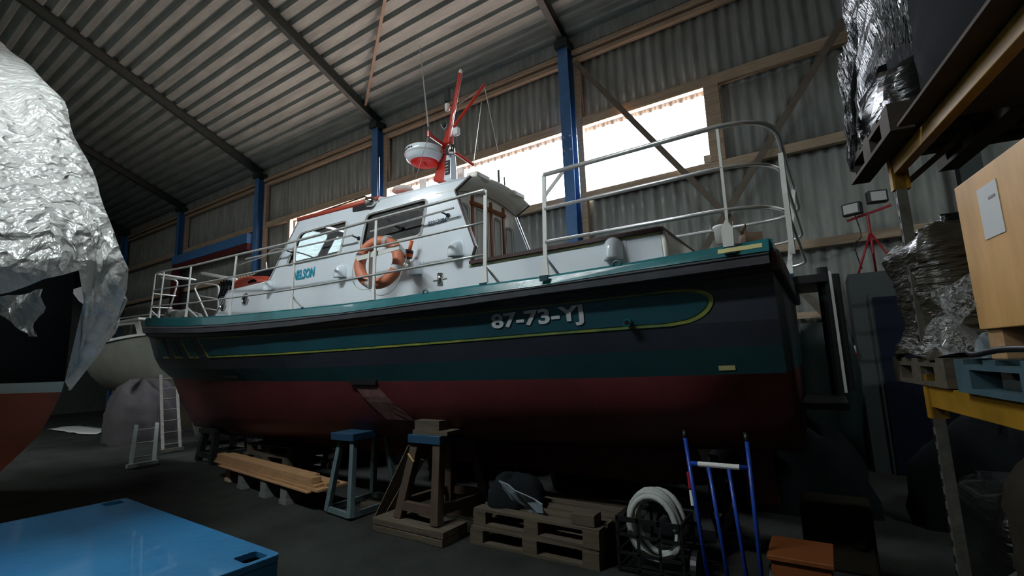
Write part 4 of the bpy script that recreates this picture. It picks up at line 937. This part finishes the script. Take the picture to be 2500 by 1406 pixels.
MB().tube([tr(-.922, .77, 3.684), tr(-.912, .66, 3.67)], .0155, 8).build('red_band', 'red_plastic', t); MB().tube([tr(-.911, .65, 3.668), tr(-.902, .55, 3.655)], .0155, 8).build('white_band', 'white_plastic', t)
for x in (-.92, -.44): MB().lathe([(.1, -.025), (.12, -.02), (.12, .02), (.1, .025)], (x, 3.68, .121), (1, 0, 0), 24).build('wheel', 'black', t)
MB().box((-.86, 3.38, .0), (-.5, 3.6, .01)).build('toe_plate', 'sack_blue', t)
t = thing('orange_crate', (-.28, 3.75, 0), 'orange plastic crate standing right of the blue sack truck', 'crate')
fr2 = [[(-.44, 0), (-.12, 0), (-.12, .3), (-.44, .3)], [(-.36, .06), (-.2, .06), (-.2, .2), (-.36, .2)]]
MB().poly(fr2, lambda u, v, w: Vector((u, 3.6+w, v)), 0, .02).build('front_panel', 'orange_box', t)
MB().box((-.44, 3.62, 0), (-.12, 3.95, .02)).box((-.44, 3.62, .02), (-.42, 3.95, .3)).box((-.14, 3.62, .02), (-.12, 3.95, .3)).box((-.42, 3.93, .02), (-.14, 3.95, .3)).build('crate_body', 'orange_box', t)
MB().box((-.46, 3.58, .3), (-.1, 3.97, .33)).build('lid', 'orange_box', t, bevel=.005)
t = thing('grey_case', (-.1, 4.6, 0), 'dim grey case standing behind the orange crate', 'case'); MB().box((-.3, 4.4, 0), (.15, 4.8, .45)).build('case_body', 'brown_cover', t, bevel=.02); MB().lathe([(.05, 0), (.06, .02), (.03, .03)], (.05, 4.4, .25), (0, -1, 0), 16).build('knob', 'brown_cover', t)
# dark green sheet behind the rudder
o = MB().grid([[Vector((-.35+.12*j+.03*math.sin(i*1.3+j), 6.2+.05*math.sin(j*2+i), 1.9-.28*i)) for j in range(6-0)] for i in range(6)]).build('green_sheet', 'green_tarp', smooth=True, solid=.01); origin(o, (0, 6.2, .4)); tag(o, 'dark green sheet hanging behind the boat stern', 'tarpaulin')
for k, (x, wd, hh) in enumerate(((-9.2, 2.0, .7), (-6.9, 2.1, .8), (-4.6, 2.0, .78), (-2.5, 1.7, .8), (-.55, 1.5, .85), (1.3, 1.5, .9))):  # low heaps added so the floor behind the boat stays dark
    o = heap('dark_filler_heap', (x, 6.15, 0), wd*.5, hh, 'cloth_dark', ('leftmost', 'second from left', 'third from left', 'third from right', 'second from right', 'rightmost')[k]+' of the added dark heaps behind the boat', 11+k, n=10, cat='covered load')
    o['group'] = 'added dark heaps behind the boat'
# bench against the wall
t = thing('wall_bench', (-.1, 8.6, 0), 'rough wooden bench against the wall behind the stern', 'bench')
MB().box((-.75, 8.3, .95), (.3, 8.85, 1.05)).build('bench_top', 'timber', t)
for x in (-.7, .25): MB().box((x-.04, 8.4, 0), (x+.04, 8.5, .95)).build('leg', 'old_timber', t)
MB().box((-.45, 8.75, 1.05), (-.35, 8.85, 2.3)).box((-.7, 8.78, 2.1), (.2, 8.84, 2.2)).build('back_frame', 'timber', t)
q = Vector((0.294, 7.94, 1.544)); t = thing('cup', q, 'red cup with a white rim hanging on the office corner', 'cup'); MB().lathe([(.045, -.07), (.055, 0)], q, (0, 0, 1), 16).build('cup_body', 'red_plastic', t, smooth=True); MB().lathe([(.055, 0), (.05, .1)], q, (0, 0, 1), 16).build('cup_cap', 'white_plastic', t, smooth=True)

# ================================================================ LEFT SIDE
# blue container
t = thing('blue_container', (-3.2, .9, 0), 'glossy blue box container with corner handle holes, bottom left', 'container')
rot = lambda x, y: (x, y)
def cl(u, v, z): # container corners
    A, B_, Cc = Vector((-4.22, 1.46, 0)), Vector((-2.235, 1.40, 0)), Vector((-4.28, -.3, 0)); p = A+(B_-A)*u+(Cc-A)*v; return Vector((p.x, p.y, z))
h1 = rounded([(.925, .025), (.985, .025), (.985, .085), (.925, .085)], .012); h2 = rounded([(.015, .025), (.075, .025), (.075, .085), (.015, .085)], .012)
top_ = rounded([(0, 0), (1, 0), (1, 1), (0, 1)], .02)
MB().poly([top_, h1, h2], lambda u, v, w: cl(u, v, .75+w), -.03, 0).build('lid', 'blue_gloss', t, bevel=.006)
b = MB()
for k in range(4):
    u0, v0 = ((.01, .01), (.99, .01), (.99, .99), (.01, .99))[k]; u1, v1 = ((.99, .01), (.99, .99), (.01, .99), (.01, .01))[k]
    b.add([cl(u0, v0, .02), cl(u1, v1, .02), cl(u1, v1, .72), cl(u0, v0, .72)], [(0, 1, 2, 3)])
b.build('container_body', 'blue_gloss', t, solid=.02)
for hh in (h1, h2): MB().poly([hh], lambda u, v, w: cl(u, v, .7+w), 0, .005).build('handle_recess', 'black', t)
# covered yacht: hull
t = thing('covered_yacht', (-7.5, .9, 0), 'yacht with red bottom and black topsides at the left edge', 'yacht')
YB = 1.1
def stem_x(z):
    T = [(1.08, -5.07), (1.19, -4.77), (1.35, -4.55), (1.51, -4.37), (1.59, -4.34), (1.79, -4.33), (1.99, -4.33), (2.22, -4.36)]
    for a, c in zip(T, T[1:]):
        if z <= c[0]: return a[1]+(c[1]-a[1])*(z-a[0])/(c[0]-a[0])
    return T[-1][1]
def hw(x, z, xs):
    d = max(0, xs-x); return min(1.35, .42*d**.85)*(.03+.97*min(1, max(0, (z-.86)/.8))**.75)
def hullband(z0_, z1_, n, name, m):
    b = MB()
    for s_ in (-1, .6):
        rows = []
        for i in range(n+1):
            z = z0_+(z1_-z0_)*i/n; xs = stem_x(z); row = []
            for j in range(25):
                d = 6*(j/24)**1.6; row.append(Vector((xs-d, YB+s_*hw(xs-d, z, xs)*(1 if s_ < 0 else min(1, .3+d*.2)), z)))
            rows.append(row)
        b.grid(rows)
    return b.build(name, m, t, smooth=True)
hullband(.87, 1.5, 12, 'bottom', 'sail_red'); hullband(1.5, 1.57, 2, 'boot_stripe', 'sail_white'); hullband(1.57, 2.75, 12, 'topsides', 'sail_black')
MB().poly([[(-11.5, 2.7), (-6.6, 2.7), (-6.8, 2.9), (-8, 3.3), (-11.5, 3.5)]], lambda u, v, w: Vector((u, YB+w, v)), -.9, .9).build('deck_house', 'sail_black', t)
MB().poly([[(-11.5, .05), (-7.4, .05), (-6.9, .95), (-11.5, 1.0)]], lambda u, v, w: Vector((u, YB+w, v)), -.12, .12).build('keel', 'sail_black', t)
# plastic sheet over it
def sheetx(z):
    T = [(1.53, -4.11), (1.69, -3.76), (1.98, -3.54), (2.12, -3.46), (2.21, -3.42), (2.33, -3.52), (2.52, -3.63), (2.84, -4.05), (3.25, -4.45), (3.89, -5.16), (4.39, -5.90), (5.67, -7.99), (6.92, -9.98)]
    for a, c in zip(T, T[1:]):
        if z <= c[0]: return a[1]+(c[1]-a[1])*(z-a[0])/(c[0]-a[0])
    return T[-1][1]
random.seed(3)
rows = []; HEM = [(-1.5, 1.96), (-1.433, 1.96), (-1.367, 1.96), (-1.3, 1.96), (-1.233, 1.96), (-1.167, 1.96), (-1.1, 1.96), (-1.033, 1.96), (-0.967, 1.96), (-0.9, 1.96), (-0.833, 1.96), (-0.767, 1.96), (-0.7, 1.96), (-0.633, 1.96), (-0.567, 1.96), (-0.5, 1.96), (-0.433, 1.97), (-0.367, 1.97), (-0.3, 1.97), (-0.233, 1.97), (-0.167, 1.97), (-0.1, 1.97), (-0.033, 1.97), (0.033, 1.97), (0.1, 1.98), (0.167, 1.98), (0.233, 1.99), (0.3, 2), (0.367, 2.01), (0.433, 2.02), (0.5, 2.02), (0.567, 2.03), (0.633, 2.05), (0.7, 2.08), (0.767, 2.12), (0.833, 2.15), (0.9, 2.2), (0.967, 2.04), (1.033, 1.57), (1.1, 1.51), (1.18, 1.51), (1.297, 2.1), (1.414, 2.1), (1.531, 2.1), (1.648, 2.1), (1.765, 2.1), (1.882, 2.1), (1.998, 2.1), (2.115, 2.1), (2.232, 2.1), (2.349, 2.1), (2.466, 2.1), (2.583, 2.1), (2.7, 2.1)]
NU, NV = len(HEM), 46
for j in range(NV):
    row = []
    for i in range(NU):
        yy, zh = HEM[i]; v = j/(NV-1); z = zh+(6.9-zh)*v
        d = abs(yy-YB); 
        x = sheetx(z); x += -.36*d**1.5 if yy < YB else x/YB*-1*-1.06*d
        wr = .07*math.sin(8*yy+1.3*z)+.05*math.sin(15*yy-2.2*z+1)+.035*math.sin(26*yy+4*z)*math.sin(2*z)
        row.append(Vector((x+wr*min(1, d*3+.25), yy+.02*math.sin(7*z+11*yy), z)))
    rows.append(row)
o = MB().grid(rows).build('plastic_cover', 'plastic_sheet', smooth=True); origin(o, (-7, YB, 1.5))
tag(o, 'crumpled translucent plastic sheet draped over the yacht at left', 'plastic sheet')
fl = [Vector((-5.044, 0.75, 2.158)), Vector((-3.387, 0.75, 2.061)), Vector((-3.782, 0.8, 1.838))]
rows = []
for i in range(9):
    a = fl[0]+(fl[2]-fl[0])*i/8; c = fl[1]+(fl[2]-fl[1])*i/8; rows.append([a+(c-a)*j/8+Vector((0, -.02*math.sin(i*1.1+j*.9), .006*math.sin(j*2+i))) for j in range(9)])
o = MB().grid(rows).build('plastic_flap', 'plastic_sheet', smooth=True); origin(o, fl[2]); tag(o, 'small pointed plastic flap hanging under the big sheet at the left edge', 'plastic sheet')
# cream motor boat in the background
t = thing('motor_cruiser', (-17.5, 6.5, .5), 'pale motor cruiser with a windscreen, behind the bow of the green boat', 'boat')
def pz(px, py, Y): return None
b = MB(); rows = []
for k in range(13):
    u = k/12; x = -21.0+u*6.2; hb = 1.25*(1-max(0, (u-.45)/.55)**2.2)+.03; zt_ = 2.55+.28*u; zb = 1.35-.0*u
    xr_ = x+.0; rows.append([Vector((x+.5*u*(1), 6.9-hb, zt_)), Vector((x+.4*u, 6.9-hb*.93, zt_-.5)), Vector((x+.1*u, 6.9-hb*.72, zb+.25)), Vector((x, 6.9-hb*.35, zb-.25)), Vector((x, 6.9, zb-.4)), Vector((x, 6.9+hb*.72, zb+.25)), Vector((x+.5*u, 6.9+hb, zt_))])
b.grid(rows); b.build('hull', 'boat_cream', t, smooth=True)
b = MB(); b.grid([[Vector((r_[0].x, r_[0].y-.03, r_[0].z+dz)) for r_ in rows] for dz in (-.04, .03)]); b.build('rubbing_band', 'white_plastic', t, solid=.05)
b = MB(); b.grid([[r_[0] for r_ in rows], [r_[-1] for r_ in rows]]); b.build('deck', 'white_plastic', t)
ca = [(-20.8, 2.55), (-17.1, 2.72), (-17.5, 3.22), (-20.8, 3.3)]
wi = rounded([(-19.6, 2.72), (-17.5, 2.78), (-17.75, 3.14), (-19.5, 3.18)], .08)
for y, s_ in ((6.0, 1), (7.8, -1)): MB().poly([ca, wi], lambda u, v, w: Vector((u, y+s_*w, v)), 0, .04).build('cabin_side', 'white_plastic', t); MB().poly([wi], lambda u, v, w: Vector((u, y+s_*w, v)), .01, .02).build('side_window', 'pale_glass', t)
MB().add([(-17.1, 6.0, 2.72), (-17.1, 7.8, 2.72), (-17.5, 7.8, 3.22), (-17.5, 6.0, 3.22)], [(0, 1, 2, 3)]).build('windscreen', 'pale_glass', t, solid=.02)
MB().box((-20.8, 5.95, 3.25), (-17.4, 7.85, 3.32)).build('cabin_roof', 'white_plastic', t, bevel=.02)
b = MB().tube(arcs([(-18.9, 5.75, 2.7), (-18.8, 5.75, 3.35), (-16.2, 5.8, 3.3), (-15.4, 6.3, 3.2), (-15.3, 6.5, 2.9)], .2), .02, 8); b.build('bow_rail', 'aluminium', t, smooth=True)
for x in (-20.2, -18.2, -16.4): MB().box((x-.12, 6.4, 0), (x+.12, 7.4, 1.1)).build('cradle_post', 'old_timber', t)
# covered lump and pale tank between the ladders
heap('covered_load', (-14.6, 5.2, 0), 1.0, 1.35, 'grey_tarp', 'load under a grey tarpaulin behind the ladders', 4, cat='covered load')
t = thing('storage_tank', (-11.6, 5.9, 0), 'dim beige rounded tank standing behind the boat forefoot', 'tank')
MB().lathe([(.3, 0), (.62, .12), (.72, .5), (.68, .95), (.4, 1.2), (.05, 1.26)], (-11.9, 6.0, 0), (0, 0, 1), 28).build('tank_body', 'boat_cream', t, smooth=True)
MB().tube([(-11.9, 6.0, 1.25), (-11.9, 6.0, 1.34)], .08, 14).build('filler_cap', 'black', t)
rows = [[Vector((-20.6+.42*i+.2*math.sin(j*1.7), 4.9+.2*j, .012+.03*abs(math.sin(i*1.3+j*2)))) for i in range(9)] for j in range(5)]  # pale sheet stands in for daylight falling on the floor
o = MB().grid(rows).build('daylight_patch', 'white_plastic', smooth=True, solid=.006); origin(o, (-19, 5.3, 0)); tag(o, 'pale sheet standing in for daylight on the floor under the far boats', 'sheet')

# ================================================================ PALLET RACK AT RIGHT
ra = Vector((.15, -.989, 0)).normalized(); rn = Vector((ra.y, -ra.x, 0))   # ra: along the rack towards the viewer, rn: into the aisle
rk = Vector((.44, 3.4, 0))
def rp(s, t_, z): p = rk+ra*s-rn*t_; return Vector((p.x, p.y, z))     # t_: depth into the rack
def rbox(s0, s1, t0, t1, z0_, z1_):
    b = MB(); vs = [rp(s, t_, z) for z in (z0_, z1_) for s, t_ in ((s0, t0), (s1, t0), (s1, t1), (s0, t1))]
    return b.add(vs, [(0,3,2,1),(4,5,6,7),(0,1,5,4),(1,2,6,5),(2,3,7,6),(3,0,4,7)])
t = thing('pallet_rack', rk, 'tall pallet rack with yellow beams and perforated uprights at right', 'rack')
for s, d_ in ((-.0, 0), (-.0, 1.0), (3.2, 0), (3.2, 1.0)):
    o = rbox(s-.035, s+.0, d_, d_+.05, 0, 4.2).build('upright', 'upright_grey', t)
    if s < 1 and d_ == 0:
        g0 = rbox(s-.037, s-.014, d_-.002, d_+.012, .2, .235).build('slot', 'black', o)
        for k in range(1, 52): g = g0.copy(); COL.objects.link(g); g.parent = o; g.location = (0, 0, k*.075)
for z in (1.28, 2.55):
    for d_ in (0, .95):
        rbox(.0, 3.15, d_, d_+.05, z+(.03 if z > 2 else 0), z+.11).build('load_beam', 'rack_yellow', t, bevel=.004)
    rbox(-.05, .0, -.01, .07, z-.06, z+.17).build('beam_connector', 'rack_yellow', t)
for k in range(3): MB().bar(rp(-.02, .03, .3+k*1.1), rp(-.02, 1.0, 1.1+k*1.1), .03, .03).build('frame_brace', 'upright_grey', t)
def rpallet(s, t0, z, label, w=1.2, d=1.1, m='old_timber', name='wooden_pallet'):
    tt = thing(name, rp(s, t0, z), label, 'pallet', 'pallets on the rack')
    for k in range(5): rbox(s+k*(w-.1)/4, s+k*(w-.1)/4+.1, t0, t0+d, z+.122, z+.144).build('deck_board', m, tt)
    for t_ in (t0, t0+d/2-.05, t0+d-.1):
        rbox(s, s+w, t_, t_+.1, z+.1, z+.122).build('stringer', m, tt); rbox(s, s+w, t_, t_+.1, z, z+.022).build('bottom_board', m, tt)
        for s_ in (s, s+w/2-.07, s+w-.14): rbox(s_, s_+.14, t_, t_+.1, z+.022, z+.1).build('block', m, tt)
    return tt
rpallet(-.48, -.02, 1.395, 'wooden pallet under the black wrapped stack', .8)
def parcel(name, s0, s1, t0, z0_, z1_, m, label, seed, depth=1.0, bulge=.06, cat='wrapped load', n=16):
    rnd = random.Random(seed); rows = []
    for i in range(n+1):
        v = i/n; z = z0_+(z1_-z0_)*v; row = []; sh = 1-.22*max(0, v-.85)/.15
        k = bulge*(math.sin(v*math.pi*2.2+seed)+.5*math.sin(v*13+seed))
        for j in range(40):
            a = 2*math.pi*j/40; cx, sy = math.cos(a), math.sin(a); e = .32
            xx = math.copysign(abs(cx)**e, cx); yy = math.copysign(abs(sy)**e, sy)
            s = (s0+s1)/2+xx*(s1-s0)/2*sh*(1+k*.6); t_ = (t0+depth/2)+yy*depth/2*sh*(1+k)+.012*math.sin(j*3+i*2.1)
            row.append(rp(s, t_, z+.02*math.sin(j*.9+i)))
        rows.append(row)
    b = MB().grid(rows, closed=True); k = len(b.v); b.add([rows[-1][i] for i in range(40)], [tuple(range(40))])
    o = b.build(name, m, smooth=True); origin(o, rp(s0, t0, z0_)); return tag(o, label, cat)
parcel('wrapped_stack', -.45, .22, .0, 1.545, 2.24, 'wrap_black', 'black film wrapped stack on the lower rack level, left of the plywood crate', 2)
parcel('wrapped_stack', -.35, .1, .15, 2.243, 2.3, 'wrap_dark', 'loose black film bunched on top of the wrapped stack', 5, depth=.5, n=4)
# plywood crate on blue pallet
rpallet(.5, -.04, 1.395, 'pale blue plastic pallet under the plywood crate', 1.2, 1.1, 'blue_pallet', 'plastic_pallet')
cs = rp(.62, -.13, 0)
t = thing('plywood_crate', rp(.72, 0, 1.541), 'upright plywood crate with a sheet of paper stuck to its side', 'crate')
rbox(.69, 1.95, 0, .9, 1.66, 2.27).build('crate_body', 'plywood', t, bevel=.004)
for s in (.7, 1.28, 1.8): rbox(s, s+.12, .02, .85, 1.541, 1.659).build('foot_batten', 'fresh_timber', t)
pa = rbox(.88, 1.03, -.003, -.0005, 2.0, 2.2).build('paper_notice', 'paper', t)
rbox(.96, 1.01, -.0045, -.0031, 2.14, 2.15).build('printed_line', 'paper_ink', pa)
parcel('cardboard_roll', .85, 1.6, .2, 2.275, 2.36, 'cloth_pale', 'bundle of corrugated wrapping lying on the plywood crate', 8, depth=.6, cat='packing')
o = MB().grid([[rp(.3+.08*i+.02*math.sin(j*2), -.02-.05*math.sin(i*1.2+j), 1.58+.05*j+.03*math.sin(i*2)) for i in range(6)] for j in range(7)]).build('clear_film', 'clear_film', smooth=True); origin(o, rp(.3, -.1, 1.57)); tag(o, 'crumpled clear film between the wrapped stack and the plywood crate', 'plastic film')
for k, (s, m_) in enumerate(((.6, 'cloth_pale'), (1.1, 'white_plastic'))):
    heap('crumpled_paper', tuple(rp(s, .07, 1.542)), .07, .1, m_, ('crumpled grey paper on the left corner of the blue pallet', 'crumpled white paper in front of the crate foot at the right edge')[k], 21+k, n=7, cat='paper')
o = MB().tube(curve3([rp(.6, -.02, 1.575), rp(.75, -.05, 1.56), rp(1.0, -.05, 1.58), rp(1.4, -.04, 1.575)], 5), .012, 8).build('black_hose', 'black', smooth=True); origin(o, rp(.6, -.13, 1.56)); tag(o, 'black hose lying along the blue pallet edge', 'hose')
# upper level
rpallet(-.38, -.12, 2.665, 'wooden pallet on the upper rack level under the silver wrap', .85, 1.0, 'shaded_wood')
parcel('dark_wrapped_base', -.33, .42, -.08, 2.812, 3.1, 'wrap_dark', 'black wrapped layer between the upper pallet and the silvery wrap', 4, depth=.9, bulge=.02, n=6)
parcel('silver_wrapped_load', -.33, .45, -.06, 3.105, 4.6, 'silver_wrap', 'tall load in silvery plastic wrap on the upper rack level', 3, depth=.5, bulge=.05, n=22)
rows = []
for i in range(10):
    v = i/9; rows.append([rp(-.3+.055*j*(1-v*.85)+.08*(1-v), -.125-.02*math.sin(j*2+i), 3.45-.72*v+.02*math.sin(j)) for j in range(9)])
o = MB().grid(rows).build('hanging_wrap', 'silver_wrap', smooth=True, solid=.004); origin(o, rp(-.3, -.15, 2.75)); tag(o, 'pointed strip of silvery wrap hanging below the upper load', 'plastic wrap')
o = rbox(.5, 1.95, -.1, .95, 2.665, 2.68).build('base_board', 'shaded_wood'); origin(o, rp(.5, -.1, 2.665)); tag(o, 'wide board carrying the dark load above the plywood crate', 'board')
parcel('dark_load', .53, 1.9, -.05, 2.683, 3.8, 'sail_black', 'dark wrapped load above the plywood crate', 6, bulge=.02)
# floor level bundles
parcel('brown_bundle', .55, 1.9, -.05, .0, 1.2, 'brown_cover', 'tall brown covered bundle under the lower rack beam', 7, bulge=.03)
parcel('dark_bundle', -.9, -.15, .25, .0, .8, 'wrap_dark', 'dark bundle on the floor behind the rack upright', 9, bulge=.03)
# floodlights on a red tripod, on top of the office
q = Vector((.72, 8.35, 2.625)); t = thing('floodlight_tripod', q, 'twin black floodlights on a red tripod standing on the office roof', 'floodlight')
tp = q+Vector((0, 0, .85))
for dx, dy in ((-.22, -.15), (.26, -.12), (.02, .25)): MB().tube([q+Vector((dx, dy, 0)), tp-Vector((0, 0, .25))], .014, 8).build('leg', 'red_plastic', t, smooth=True)
MB().tube([q+Vector((0, 0, .3)), tp+Vector((0, 0, .05))], .018, 8).build('pole', 'red_plastic', t); MB().bar(tp+Vector((-.25, 0, -.03)), tp+Vector((.28, 0, .1)), .03, .03).build('cross_bar', 'red_plastic', t)
for k, (dx, dz, yw) in enumerate(((-.17, .12, -.35), (.13, .24, .25))):
    c = tp+Vector((dx, -.04, dz)); o = MB().box((c.x-.12, c.y-.06, c.z-.09), (c.x+.12, c.y+.05, c.z+.09), ang=yw).build('lamp_head', 'black', t, bevel=.015)
    MB().box((c.x-.09, c.y-.068, c.z-.065), (c.x+.09, c.y-.0605, c.z+.065), ang=yw, piv=(c.x, c.y, 0)).build('reflector', 'strap_grey', o)
MB().tube(curve3([tp+Vector((-.15, .05, .1)), tp+Vector((-.1, .1, -.25)), tp+Vector((-.2, .02, -.4)), q+Vector((-.15, .05, .1))], 6), .007, 6).build('cable', 'black', t)
